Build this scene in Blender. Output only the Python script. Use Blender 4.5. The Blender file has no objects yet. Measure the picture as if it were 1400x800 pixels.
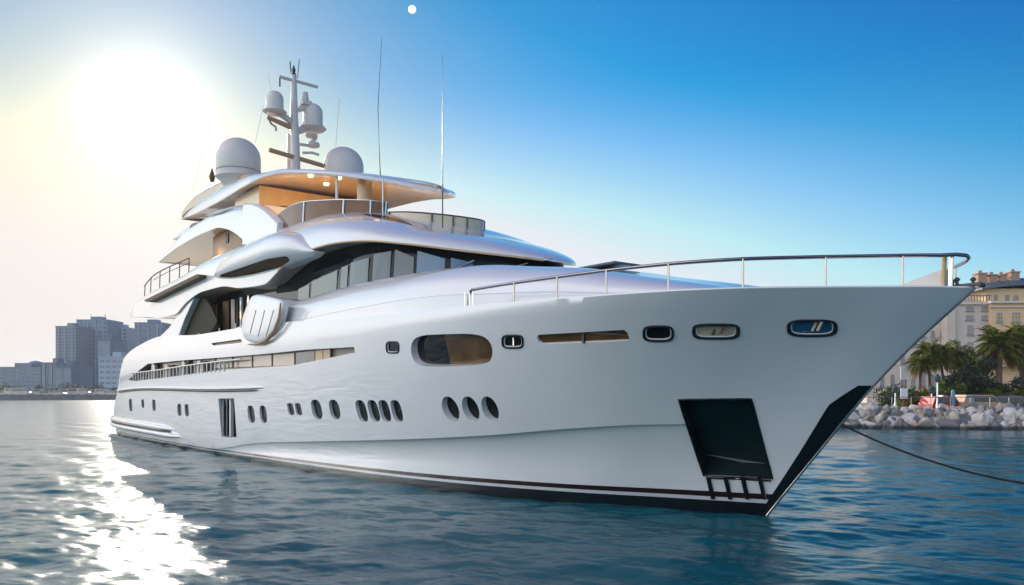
import bpy, bmesh, math, random
import numpy as np
from mathutils import Vector, Matrix
from mathutils.bvhtree import BVHTree
random.seed(7)
rng = np.random.default_rng(11)
R = math.radians
C = bpy.context.scene.collection
sc = bpy.context.scene

# ------------------------------------------------------------ camera, sky, sun, exposure
FOC, CX, HY, CAMZ = 1100.0, 700.0, 535.0, 3.0
cam = bpy.data.cameras.new('camera')
cam.sensor_fit = 'HORIZONTAL'; cam.sensor_width = 36.0
cam.lens = 36.0 * FOC / 1400.0
cam.shift_y = (HY - 400.0) / 1400.0
cam.clip_start = 0.1; cam.clip_end = 30000
co = bpy.data.objects.new('camera', cam); C.objects.link(co)
co.location = (0, 0, CAMZ); co.rotation_euler = (R(90), 0, 0)
sc.camera = co

SUN = Vector((-500, 1100, 385)).normalized()
SUN_EL = math.asin(SUN.z); SUN_AZ = math.atan2(SUN.x, SUN.y)
world = bpy.data.worlds.new('World'); sc.world = world; world.use_nodes = True
nt = world.node_tree; nt.nodes.clear()
def N(t, typ, **kw):
    n = t.nodes.new(typ)
    for k, v in kw.items(): setattr(n, k, v)
    return n
sky = N(nt, 'ShaderNodeTexSky', sky_type='NISHITA')
sky.sun_disc = False; sky.sun_elevation = SUN_EL; sky.sun_rotation = SUN_AZ
sky.altitude = 0; sky.air_density = 1.0; sky.dust_density = 0.1; sky.ozone_density = 1.0
def VM(op, a, b=None, c=None):
    n = N(nt, 'ShaderNodeVectorMath', operation=op)
    for i, v in enumerate((a, b, c)):
        if v is None: continue
        if hasattr(v, 'is_output'): nt.links.new(v, n.inputs[i])
        else: n.inputs[i].default_value = v
    return n.outputs['Value'] if op == 'DOT_PRODUCT' else n.outputs[0]
def SM(op, a, b=0.0):
    n = N(nt, 'ShaderNodeMath', operation=op)
    for i, v in enumerate((a, b)):
        if hasattr(v, 'is_output'): nt.links.new(v, n.inputs[i])
        else: n.inputs[i].default_value = v
    return n.outputs[0]
def SC(col, f):                                       # colour scaled by a factor
    n = N(nt, 'ShaderNodeVectorMath', operation='SCALE'); nt.links.new(f, n.inputs['Scale'])
    if hasattr(col, 'is_output'): nt.links.new(col, n.inputs[0])
    else: n.inputs[0].default_value = col
    return n.outputs[0]
tc = N(nt, 'ShaderNodeTexCoord'); dirv = VM('NORMALIZE', tc.outputs['Generated'])
sep = N(nt, 'ShaderNodeSeparateXYZ'); nt.links.new(dirv, sep.inputs[0])
dt = VM('DOT_PRODUCT', dirv, tuple(SUN)); dpos = SM('MAXIMUM', dt, 0.0)
# clear-air grading of the Nishita sky: less grey, bounded near the horizon
base = VM('MAXIMUM', VM('MULTIPLY_ADD', sky.outputs[0], (.160, .168, .172), (-.375, -.275, -.165)), (.004, .01, .02))
base = VM('MINIMUM', base, (.92, .90, .95))
tf = SM('POWER', dpos, 18.0)
tint = VM('ADD', (1, 1, 1), SC((-.03, -.24, -.34), tf))
base = VM('MULTIPLY', base, tint)
hz = N(nt, 'ShaderNodeMapRange', interpolation_type='SMOOTHSTEP'); nt.links.new(sep.outputs['Z'], hz.inputs[0])
hz.inputs[1].default_value = .37; hz.inputs[2].default_value = .08; hz.inputs[3].default_value = 0; hz.inputs[4].default_value = 1
base = VM('ADD', base, SC((1.0, .66, .26), SM('MULTIPLY', SM('MULTIPLY', hz.outputs[0], SM('POWER', dpos, 4.0)), .95*(1))))
base = VM('MINIMUM', base, (.80, .85, .91))
wl = SM('POWER', SM('MAXIMUM', VM('DOT_PRODUCT', dirv, tuple(Vector((-1, 1, .12)).normalized())), 0.0), 9.0)
base = VM('MULTIPLY', base, VM('ADD', (1, 1, 1), SC((.10, -.07, -.22), wl)))
# the aureole of the air round the low sun
for k, a_, col in ((600, .55, (1, .98, .95)), (140, .22, (1, .96, .92)), (50, .10, (1, .92, .84)), (14, .07, (1, .62, .40))):
    base = VM('ADD', base, SC(col, SM('MULTIPLY', SM('POWER', dpos, float(k)), a_)))
# added fill: sky opposite the sun brightened to light the shaded hull
mb_ = N(nt, 'ShaderNodeMapRange', interpolation_type='SMOOTHSTEP'); nt.links.new(dt, mb_.inputs[0])
mb_.inputs[1].default_value = .15; mb_.inputs[2].default_value = -.75; mb_.inputs[3].default_value = 0; mb_.inputs[4].default_value = 1
base = VM('ADD', base, SC((.38, .36, .33), mb_.outputs[0]))
ml_ = N(nt, 'ShaderNodeMapRange', interpolation_type='SMOOTHSTEP')      # added unseen sky glow off to the left, lighting the aft hull
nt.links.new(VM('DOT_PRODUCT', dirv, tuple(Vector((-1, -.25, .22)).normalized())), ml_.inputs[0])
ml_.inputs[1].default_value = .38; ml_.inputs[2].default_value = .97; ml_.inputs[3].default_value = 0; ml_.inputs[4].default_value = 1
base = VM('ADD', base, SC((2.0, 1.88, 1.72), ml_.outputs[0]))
bg = N(nt, 'ShaderNodeBackground'); bg.inputs['Strength'].default_value = 1.0
# the Nishita colours are scaled by 0.1 above (0.1 x strength 1.0)
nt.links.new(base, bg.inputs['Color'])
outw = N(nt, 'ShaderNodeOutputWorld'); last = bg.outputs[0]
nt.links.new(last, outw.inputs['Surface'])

sl = bpy.data.lights.new('sun', 'SUN'); sl.energy = 4.0; sl.angle = R(0.6); sl.color = (1, .90, .76)
so = bpy.data.objects.new('sun', sl); C.objects.link(so)
so.rotation_euler = (-SUN).to_track_quat('-Z', 'Y').to_euler(); so.location = SUN * 200
sc.view_settings.view_transform = 'Standard'; sc.view_settings.look = 'None'
sc.view_settings.exposure = 0.0; sc.view_settings.gamma = 1.0; sc.view_settings.use_curve_mapping = False
sc.cycles.max_bounces = 8; sc.cycles.glossy_bounces = 4; sc.cycles.transmission_bounces = 4
sc.cycles.transparent_max_bounces = 8; sc.cycles.sample_clamp_indirect = 4.0
sc.cycles.caustics_reflective = False; sc.cycles.caustics_refractive = False

# ------------------------------------------------------------ helpers
def mat(name, col, rough=0.4, metal=0.0, coat=0.0, noise=0.0, nscale=6.0, bump=0.0, bscale=20.0, spec=None, coatr=.04, stretch=(1,1,1)):
    m = bpy.data.materials.new(name); m.use_nodes = True
    t = m.node_tree; b = t.nodes['Principled BSDF']
    b.inputs['Base Color'].default_value = (*col, 1); b.inputs['Roughness'].default_value = rough
    b.inputs['Metallic'].default_value = metal; b.inputs['Coat Weight'].default_value = coat
    b.inputs['Coat Roughness'].default_value = coatr
    if spec is not None: b.inputs['Specular IOR Level'].default_value = spec
    if noise or bump:
        tx = N(t, 'ShaderNodeTexCoord'); mp = N(t, 'ShaderNodeMapping'); mp.inputs['Scale'].default_value = stretch
        t.links.new(tx.outputs['Object'], mp.inputs[0])
    if noise:
        n = N(t, 'ShaderNodeTexNoise'); n.inputs['Scale'].default_value = nscale; n.inputs['Detail'].default_value = 5
        t.links.new(mp.outputs[0], n.inputs['Vector'])
        r = N(t, 'ShaderNodeMapRange'); r.inputs[3].default_value = 1 - noise; r.inputs[4].default_value = 1 + noise
        r.inputs[1].default_value = .25; r.inputs[2].default_value = .75
        t.links.new(n.outputs['Fac'], r.inputs[0])
        v = N(t, 'ShaderNodeVectorMath', operation='SCALE'); v.inputs[0].default_value = col
        t.links.new(r.outputs[0], v.inputs['Scale']); t.links.new(v.outputs[0], b.inputs['Base Color'])
    if bump:
        n = N(t, 'ShaderNodeTexNoise'); n.inputs['Scale'].default_value = bscale; n.inputs['Detail'].default_value = 4
        t.links.new(mp.outputs[0], n.inputs['Vector'])
        bp = N(t, 'ShaderNodeBump'); bp.inputs['Strength'].default_value = bump; bp.inputs['Distance'].default_value = 0.05
        t.links.new(n.outputs['Fac'], bp.inputs['Height']); t.links.new(bp.outputs[0], b.inputs['Normal'])
    return m

PAINT = mat('white_gelcoat', (.80, .81, .82), .28, coat=1.0, noise=.02, nscale=.6)
HULLP = mat('hull_gelcoat', (.80, .80, .81), .22, coat=1.0, noise=.03, nscale=.5, coatr=.06)
TAN = mat('tan_ceiling', (.62, .43, .25), .35, coat=.5, noise=.10, nscale=1.2, stretch=(.3, 2, 1))
BROWN = mat('brown_recess', (.13, .075, .04), .5, spec=.15, noise=.2, nscale=2)
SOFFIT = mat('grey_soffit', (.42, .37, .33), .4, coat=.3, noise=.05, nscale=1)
DARKG = mat('dark_glass', (.008, .012, .014), .03, spec=.22)
BLUEG = mat('pale_blue_glass', (.045, .080, .105), .05, spec=.8, noise=.1, nscale=.8)
SKYG = mat('blue_windscreen_glass', (.02, .12, .24), .04, spec=.9)
BROWNG = mat('bronze_glass', (.16, .075, .030), .05, spec=.35, noise=.25, nscale=1.2)
BRW = mat('amber_interior_glass', (.10, .052, .020), .06, spec=.35, noise=.5, nscale=2.5)
TANG = mat('beige_blind_glass', (.62, .50, .38), .08, spec=.6, noise=.06, nscale=1.5)
GOLD = mat('gold_blind_glass', (.50, .34, .12), .1, spec=.6, noise=.2, nscale=5)
BLACK = mat('black_paint', (.006, .008, .010), .25, coat=.5, noise=.1)
RUBBER = mat('dark_gasket', (.01, .01, .012), .4)
CHROME = mat('polished_steel', (.72, .70, .67), .12, 1.0, noise=.05)
POCKET = mat('anchor_pocket_plate', (.006, .020, .022), .3, noise=.25, nscale=3)
GREYD = mat('radome_grey', (.70, .66, .63), .42, coat=.2, noise=.03, nscale=2)
GREYM = mat('mast_paint', (.64, .60, .56), .35, coat=.3, noise=.04)
GREYX = mat('dark_grey_metal', (.07, .065, .06), .4, .3, noise=.2)
TEAKT = mat('teak_tan', (.42, .27, .17), .5, noise=.15, nscale=4, stretch=(.3, 3, 1))
ROPE = mat('rope_black', (.012, .012, .014), .7, bump=.5, bscale=60)

STEEL = mat('bronze_steel', (.50, .42, .36), .25, 1.0, noise=.1)
RAILM = mat('rail_steel', (.32, .31, .31), .2, 1.0, noise=.1)
TANL = mat('tan_lounge', (.34, .23, .14), .5, noise=.15, nscale=1.2)
def tag(o, label=None, cat=None, group=None, kind=None):
    if label: o['label'] = label
    if cat: o['category'] = cat
    if group: o['group'] = group
    if kind: o['kind'] = kind
    return o
def empty(name, loc=(0, 0, 0), rz=0.0):
    o = bpy.data.objects.new(name, None); C.objects.link(o)
    o.location = loc; o.rotation_euler = (0, 0, rz); o.empty_display_size = .3
    return o
def mk(name, verts, faces, mats, parent=None, smooth=True, sharp=35, midx=None, weld=False, recalc=True):
    me = bpy.data.meshes.new(name); me.from_pydata([tuple(v) for v in verts], [], faces)
    if not isinstance(mats, (list, tuple)): mats = [mats]
    for m in mats: me.materials.append(m)
    if midx is not None:
        for p, i in zip(me.polygons, midx): p.material_index = i
    bm = bmesh.new(); bm.from_mesh(me)
    if weld: bmesh.ops.remove_doubles(bm, verts=bm.verts, dist=1e-4); bmesh.ops.dissolve_degenerate(bm, edges=bm.edges, dist=1e-5)
    if recalc: bmesh.ops.recalc_face_normals(bm, faces=bm.faces)
    if smooth:
        cs = R(sharp)
        for f in bm.faces: f.smooth = True
        for e in bm.edges:
            if len(e.link_faces) == 2 and e.calc_face_angle(0) > cs: e.smooth = False
    bm.to_mesh(me); bm.free()
    o = bpy.data.objects.new(name, me); C.objects.link(o)
    if parent: o.parent = parent
    return o
class MB:
    """collects simple solids for one mesh"""
    def __init__(s): s.v = []; s.f = []; s.m = []
    def add(s, vs, fs, mi=0):
        b = len(s.v); s.v += [tuple(v) for v in vs]
        for f in fs: s.f.append([b + i for i in f]); s.m.append(mi)
    def box(s, x0, x1, y0, y1, z0, z1, mi=0):
        s.add([(x0,y0,z0),(x1,y0,z0),(x1,y1,z0),(x0,y1,z0),(x0,y0,z1),(x1,y0,z1),(x1,y1,z1),(x0,y1,z1)],
              [(0,3,2,1),(4,5,6,7),(0,1,5,4),(1,2,6,5),(2,3,7,6),(3,0,4,7)], mi)
    def tube(s, pts, r, n=8, mi=0, closed=False):
        pts = [Vector(p) for p in pts]; k = len(pts); vs = []
        up = Vector((0, 0, 1)); rr = r if isinstance(r, (list, tuple)) else [r] * k
        for i, p in enumerate(pts):
            if closed: d = pts[(i+1) % k] - pts[i-1]
            else: d = pts[min(i+1, k-1)] - pts[max(i-1, 0)]
            d.normalize(); a = d.cross(up)
            if a.length < 1e-3: a = d.cross(Vector((1, 0, 0)))
            a.normalize(); b = d.cross(a)
            for j in range(n):
                t = 2*math.pi*j/n; vs.append(p + (a*math.cos(t) + b*math.sin(t))*rr[i])
        fs = []
        for i in range(k if closed else k-1):
            i2 = (i+1) % k
            for j in range(n): fs.append((i*n+j, i*n+(j+1) % n, i2*n+(j+1) % n, i2*n+j))
        if not closed: fs += [tuple(range(n))[::-1], tuple((k-1)*n+j for j in range(n))]
        s.add(vs, fs, mi)
    def lathe(s, prof, c=(0, 0, 0), n=32, mi=0):
        vs = []; fs = []
        for (r, z) in prof:
            for j in range(n):
                t = 2*math.pi*j/n; vs.append((c[0]+r*math.cos(t), c[1]+r*math.sin(t), c[2]+z))
        for i in range(len(prof)-1):
            for j in range(n): fs.append((i*n+j, i*n+(j+1) % n, (i+1)*n+(j+1) % n, (i+1)*n+j))
        fs += [tuple(range(n))[::-1], tuple((len(prof)-1)*n+j for j in range(n))]
        s.add(vs, fs, mi)
    def build(s, name, mats, parent=None, smooth=True, sharp=35, weld=False):
        return mk(name, s.v, s.f, mats, parent, smooth, sharp, s.m, weld)

def T(table):
    """monotone cubic through (x, y) pairs"""
    t = sorted(table); xs = np.array([a for a, b in t], float); ys = np.array([b for a, b in t], float)
    h = np.diff(xs); d = np.diff(ys)/h; m = np.zeros(len(xs)); m[0] = d[0]; m[-1] = d[-1]
    for i in range(1, len(xs)-1):
        if d[i-1]*d[i] > 0:
            w1 = 2*h[i]+h[i-1]; w2 = h[i]+2*h[i-1]; m[i] = (w1+w2)/(w1/d[i-1]+w2/d[i])
    def f(x):
        x = min(max(x, xs[0]), xs[-1]); i = min(max(int(np.searchsorted(xs, x))-1, 0), len(h)-1)
        t = (x-xs[i])/h[i]
        return float((2*t**3-3*t*t+1)*ys[i]+(t**3-2*t*t+t)*h[i]*m[i]+(-2*t**3+3*t*t)*ys[i+1]+(t**3-t*t)*h[i]*m[i+1])
    return f

# the yacht's frame: x forward, y to port, z up; S = distance to starboard of the centreline
ANG = R(-52.2); OX, OY = 6.0, 19.1
yacht = empty('yacht', (OX, OY, 0), ANG)
tag(yacht, 'large white superyacht with raked bow and tiered decks moored in the harbour', 'yacht')
MW = Matrix.Translation((OX, OY, 0)) @ Matrix.Rotation(ANG, 4, 'Z'); MI = MW.inverted()
CL = MI @ Vector((0, 0, CAMZ))
def ray(px, py):
    return (MI.to_3x3() @ Vector(((px-CX)/FOC, 1, (HY-py)/FOC))).normalized()
def un(px, py, S):                                   # point of the sight line at starboard offset S
    d = ray(px, py); t = (-S - CL.y)/d.y
    return CL + d*t
def unX(px, py, X):
    d = ray(px, py); return CL + d*((X - CL.x)/d.x)
def world_pt(px, py, depth): return Vector(((px-CX)/FOC*depth, depth, CAMZ+(HY-py)/FOC*depth))

def bvh_of(o):
    me = o.data
    return BVHTree.FromPolygons([v.co.copy() for v in me.vertices], [tuple(p.vertices) for p in me.polygons])
def hit(b, px, py):
    loc, nor, i, dist = b.ray_cast(CL, ray(px, py))
    return loc, nor

def loft(name, xs, sec, mats, parent, sharp=35, mfun=None, two=True):
    """sections of starboard points (S, z) from bottom centre to top centre, mirrored"""
    vs = []; fs = []; n = None
    for x in xs:
        P = sec(x)
        ring = [(x if len(p) < 3 else p[2], -p[0], p[1]) for p in P]
        if two: ring += [(x if len(p) < 3 else p[2], p[0], p[1]) for p in P[::-1]]
        n = len(ring); vs += ring
    k = len(xs)
    for i in range(k-1):
        for j in range(n): fs.append((i*n+j, i*n+(j+1) % n, (i+1)*n+(j+1) % n, (i+1)*n+j))
    fs += [tuple(range(n))[::-1], tuple((k-1)*n+j for j in range(n))]
    mi = [0]*len(fs)
    if mfun:
        for a in range(k-1):
            for j in range(n): mi[a*n+j] = mfun(xs[a], j if j < n//2 else n-2-j)
    return mk(name, vs, fs, mats, parent, True, sharp, mi, True)

def carve(o, cuts):
    """cut pockets (outline points, outward direction, depth, material slot of the pocket's back, of its sides) into a body, keeping its smooth shading"""
    me0 = o.data
    bm = bmesh.new(); bm.from_mesh(me0); bmesh.ops.triangulate(bm, faces=bm.faces)
    tri = bpy.data.meshes.new('t'); bm.to_mesh(tri); bm.free()
    cn = np.zeros(len(tri.loops)*3, 'f'); tri.corner_normals.foreach_get('vector', cn); cn = cn.reshape(-1, 3)
    tv = [v.co.copy() for v in tri.vertices]; tf = [tuple(p.vertices) for p in tri.polygons]
    b0 = BVHTree.FromPolygons(tv, tf)
    bm = bmesh.new()
    for (pts, nrm, depth, mb, ms) in cuts:
        nrm = Vector(nrm).normalized(); k = len(pts)
        A = [bm.verts.new(Vector(p)+nrm*.35) for p in pts]; B = [bm.verts.new(Vector(p)-nrm*depth) for p in pts]
        for i in range(k):
            f = bm.faces.new((A[i], A[(i+1) % k], B[(i+1) % k], B[i])); f.material_index = ms
        fa = bm.faces.new(A[::-1]); fb = bm.faces.new(B); fb.material_index = mb; fa.material_index = mb
        fa.normal_update(); fb.normal_update()
        bmesh.ops.triangulate(bm, faces=[fa, fb], ngon_method='EAR_CLIP')
    bmesh.ops.recalc_face_normals(bm, faces=bm.faces)
    cm = bpy.data.meshes.new('cut'); bm.to_mesh(cm); bm.free()
    for m in me0.materials: cm.materials.append(m)
    c = bpy.data.objects.new('cut', cm); C.objects.link(c)
    par = o.parent; o.parent = None
    md = o.modifiers.new('b', 'BOOLEAN'); md.operation = 'DIFFERENCE'; md.object = c; md.solver = 'EXACT'
    md.material_mode = 'INDEX'
    dg = bpy.context.evaluated_depsgraph_get(); dg.update()
    me = bpy.data.meshes.new_from_object(o.evaluated_get(dg))
    o.modifiers.clear(); o.data = me; o.parent = par; me.name = o.name
    bpy.data.objects.remove(c)
    nl = [None]*len(me.loops)
    for p in me.polygons:
        fn = p.normal
        for li in p.loop_indices:
            v = me.vertices[me.loops[li].vertex_index].co
            loc, nn, i, dist = b0.find_nearest(v)
            r = fn
            if i is not None and dist < .003:
                # the corner normals of the source triangle that agrees with this face
                best = None
                if fn.dot(nn) > .8: best = i
                else:
                    for (l2, n2, i2, d2) in b0.find_nearest_range(v, .004):
                        if fn.dot(n2) > .8: best = i2; break
                if best is not None:
                    a, b, c2 = (tv[q] for q in tf[best])
                    v0, v1, v2 = b-a, c2-a, v-a
                    d00, d01, d11, d20, d21 = v0.dot(v0), v0.dot(v1), v1.dot(v1), v2.dot(v0), v2.dot(v1)
                    den = d00*d11-d01*d01
                    if abs(den) > 1e-12:
                        w1 = (d11*d20-d01*d21)/den; w2 = (d00*d21-d01*d20)/den
                        w1 = min(max(w1, 0), 1); w2 = min(max(w2, 0), 1-w1)
                        q = cn[best*3]*(1-w1-w2)+cn[best*3+1]*w1+cn[best*3+2]*w2
                        r = Vector(q).normalized()
            nl[li] = r
    for p in me.polygons: p.use_smooth = True
    me.normals_split_custom_set([tuple(n) for n in nl])
    return o

def ellipse(cx, cy, rx, ry, n=24, skew=0.0, p=2.0):
    out = []
    for i in range(n):
        t = 2*math.pi*i/n; c, s = math.cos(t), math.sin(t)
        x = abs(c)**(2/p)*math.copysign(1, c)*rx; y = abs(s)**(2/p)*math.copysign(1, s)*ry
        out.append((cx+x+skew*y, cy+y))
    return out
def dense(poly, step=6.0):
    out = []
    for i, a in enumerate(poly):
        b = poly[(i+1) % len(poly)]; L = math.hypot(b[0]-a[0], b[1]-a[1]); k = max(1, int(L/step))
        for j in range(k): out.append((a[0]+(b[0]-a[0])*j/k, a[1]+(b[1]-a[1])*j/k))
    return out
def smoothpoly(poly, it=2):
    for _ in range(it):
        q = []
        for i, a in enumerate(poly):
            b = poly[(i+1) % len(poly)]
            q += [(a[0]*.75+b[0]*.25, a[1]*.75+b[1]*.25), (a[0]*.25+b[0]*.75, a[1]*.25+b[1]*.75)]
        poly = q
    return poly
def panel(name, pts, nrm, thick, m, parent):
    """thin solid plate from an outline"""
    nrm = Vector(nrm).normalized(); k = len(pts)
    bm = bmesh.new()
    A = [bm.verts.new(Vector(p)) for p in pts]; B = [bm.verts.new(Vector(p)-nrm*thick) for p in pts]
    for i in range(k): bm.faces.new((A[i], A[(i+1) % k], B[(i+1) % k], B[i]))
    f1 = bm.faces.new(A); f2 = bm.faces.new(B[::-1]); f1.normal_update(); f2.normal_update()
    bmesh.ops.triangulate(bm, faces=[f1, f2], ngon_method='EAR_CLIP'); bmesh.ops.recalc_face_normals(bm, faces=bm.faces)
    me = bpy.data.meshes.new(name); bm.to_mesh(me); bm.free(); me.materials.append(m)
    o = bpy.data.objects.new(name, me); C.objects.link(o); o.parent = parent
    return o

# ------------------------------------------------------------ water: one sheet to the horizon with real ripples
def build_water():
    front = np.linspace(R(-42), R(42), 1000)
    back = np.linspace(R(42), R(318), 60)[1:-1]
    ang = np.concatenate([front, back])                     # measured from +y, clockwise
    r = [0.5, 2, 4, 6, 7.5]
    while r[-1] < 260: r.append(r[-1] + max(.03, r[-1]**2/3300*.62))
    r += list(np.geomspace(r[-1]*1.1, 14000, 30)); r = np.array(r)
    RR, AA = np.meshgrid(r, ang, indexing='ij')
    X = RR*np.sin(AA); Y = RR*np.cos(AA); Z = np.zeros_like(X)
    dr = np.maximum(np.gradient(r), .03)[:, None]
    main = R(12)
    for i in range(95):
        lam = .26*(5.5/.26)**rng.random()
        th = main + rng.normal(0, .62); k = 2*math.pi/lam
        a = .0040*lam**.85*(.5+rng.random())*.62
        if lam < .8: a *= .7
        att = np.clip(lam/(2.6*dr)-.4, 0, 1)*np.clip(1.2-RR/260, 0, 1)*np.clip((RR-1)/5, 0, 1)
        ph = rng.random()*6.28
        wob = .9*np.sin(X*.13*rng.random()+ph)+.9*np.sin(Y*.11*rng.random()+ph*2)
        s = np.sin(k*(X*math.sin(th)+Y*math.cos(th))+ph+wob)
        Z += att*a*(s+.22*np.cos(2*np.arcsin(np.clip(s, -1, 1))))
    nr, na = X.shape
    me = bpy.data.meshes.new('water')
    V = np.stack([X, Y, Z], -1).reshape(-1, 3)
    V = np.vstack([V, [[0, 0, 0]]])
    i, j = np.meshgrid(np.arange(nr-1), np.arange(na), indexing='ij'); j2 = (j+1) % na
    F = np.stack([i*na+j, (i+1)*na+j, (i+1)*na+j2, i*na+j2], -1).reshape(-1, 4)
    # clockwise angles: flip so that the faces look up
    F = F[:, ::-1]
    tri = np.stack([np.full(na, nr*na), (np.arange(na)+1) % na, np.arange(na)], -1)[:, ::-1]
    me.vertices.add(len(V)); me.vertices.foreach_set('co', V.ravel())
    nl = F.size+tri.size; me.loops.add(nl); me.loops.foreach_set('vertex_index', np.concatenate([F.ravel(), tri.ravel()]).astype(np.int32))
    me.polygons.add(len(F)+len(tri))
    me.polygons.foreach_set('loop_start', np.concatenate([np.arange(len(F))*4, F.size+np.arange(len(tri))*3]).astype(np.int32))
    me.polygons.foreach_set('use_smooth', np.ones(len(F)+len(tri), bool))
    me.update(calc_edges=True)
    if me.polygons[0].normal.z < 0: me.flip_normals()
    m = bpy.data.materials.new('sea_water'); m.use_nodes = True; t = m.node_tree; b = t.nodes['Principled BSDF']
    b.inputs['Base Color'].default_value = (.007, .095, .130, 1); b.inputs['Roughness'].default_value = .15
    b.inputs['IOR'].default_value = 1.18; b.inputs['Specular Tint'].default_value = (.6, .8, .95, 1)
    tx = N(t, 'ShaderNodeTexCoord'); mp = N(t, 'ShaderNodeMapping'); mp.inputs['Scale'].default_value = (.55, 1.35, 1)
    mp.inputs['Rotation'].default_value = (0, 0, R(8))
    t.links.new(tx.outputs['Object'], mp.inputs[0])
    prev = None
    for s, d, st in ((2.6, .014, .5), (7.5, .008, .55), (24, .0035, .6), (.55, .04, .4)):
        n = N(t, 'ShaderNodeTexNoise'); n.inputs['Scale'].default_value = s; n.inputs['Detail'].default_value = 3; n.inputs['Distortion'].default_value = .6
        t.links.new(mp.outputs[0], n.inputs['Vector'])
        bp = N(t, 'ShaderNodeBump'); bp.inputs['Strength'].default_value = st; bp.inputs['Distance'].default_value = d
        t.links.new(n.outputs['Fac'], bp.inputs['Height'])
        if prev: t.links.new(prev.outputs[0], bp.inputs['Normal'])
        prev = bp
    t.links.new(prev.outputs[0], b.inputs['Normal'])
    me.materials.append(m)
    o = bpy.data.objects.new('water', me); C.objects.link(o); tag(o, kind='structure')
build_water()

# ------------------------------------------------------------ yacht hull
xstem = T([(-1.6, -1.3), (0, 0), (1.61, 1.36), (3.08, 2.62), (3.96, 3.50), (4.96, 4.64), (5.6, 5.3)])
Dk = T([(0, 0), (.12, .22), (.45, .75), (1.15, 1.55), (2.04, 2.5), (3, 3.38), (4.3, 4.08), (6, 4.52), (7.6, 4.66), (10, 4.72), (20, 4.72), (57, 4.72)])
Wk = T([(0, 0), (.3, .11), (1.2, .5), (2.44, 1.02), (5, 2.2), (9, 3.35), (13, 3.85), (18.7, 4.08), (30, 4.15), (57, 4.1)])
gexp = T([(0, 1.25), (6, 1.3), (12, 1.0), (20, .62), (30, .45), (57, .45)])
chz = T([(-52, .05), (-27, .18), (-18.6, .88), (-13, 1.2), (-7.7, 1.5), (-3.5, 1.8), (-1, 2.05), (1, 2.2), (5, 2.3)])
chd = T([(-52, 0), (-28, 0), (-24, .12), (-18, .26), (-8, .34), (-4, .30), (-1.8, .20), (-.6, .10), (-.4, 0), (5, 0)])
ztop = T([(-52, 1.25), (-50, 1.3), (-49.3, 1.7), (-46.4, 3.0), (-44.5, 4.62), (-43.5, 5.15), (-41, 5.62), (-35.7, 6.0), (-28.4, 5.7), (-21, 5.66), (-12.7, 5.34), (-5.56, 5.16), (-1.2, 5.03), (2, 5.0), (4.64, 4.98)])
aftf = T([(-52, .80), (-50, .90), (-47, .965), (-44, .99), (-40, 1), (5, 1)])
def hull_S(q, z, x, zc=None):
    W, D = Wk(q), Dk(q)
    if z <= 0:
        return W*aftf(x)*max(0, 1-(z/-1.6)**2)**.5
    g = min(z/5.0, 1.0)**gexp(q)
    S = W+(D-W)*g
    if zc is None: zc = chz(x)
    if z < zc: S -= chd(x)*min(1, z/zc*1.5)
    if z > 5: S -= (z-5)*.14
    return max(S*aftf(x), 0)
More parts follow.
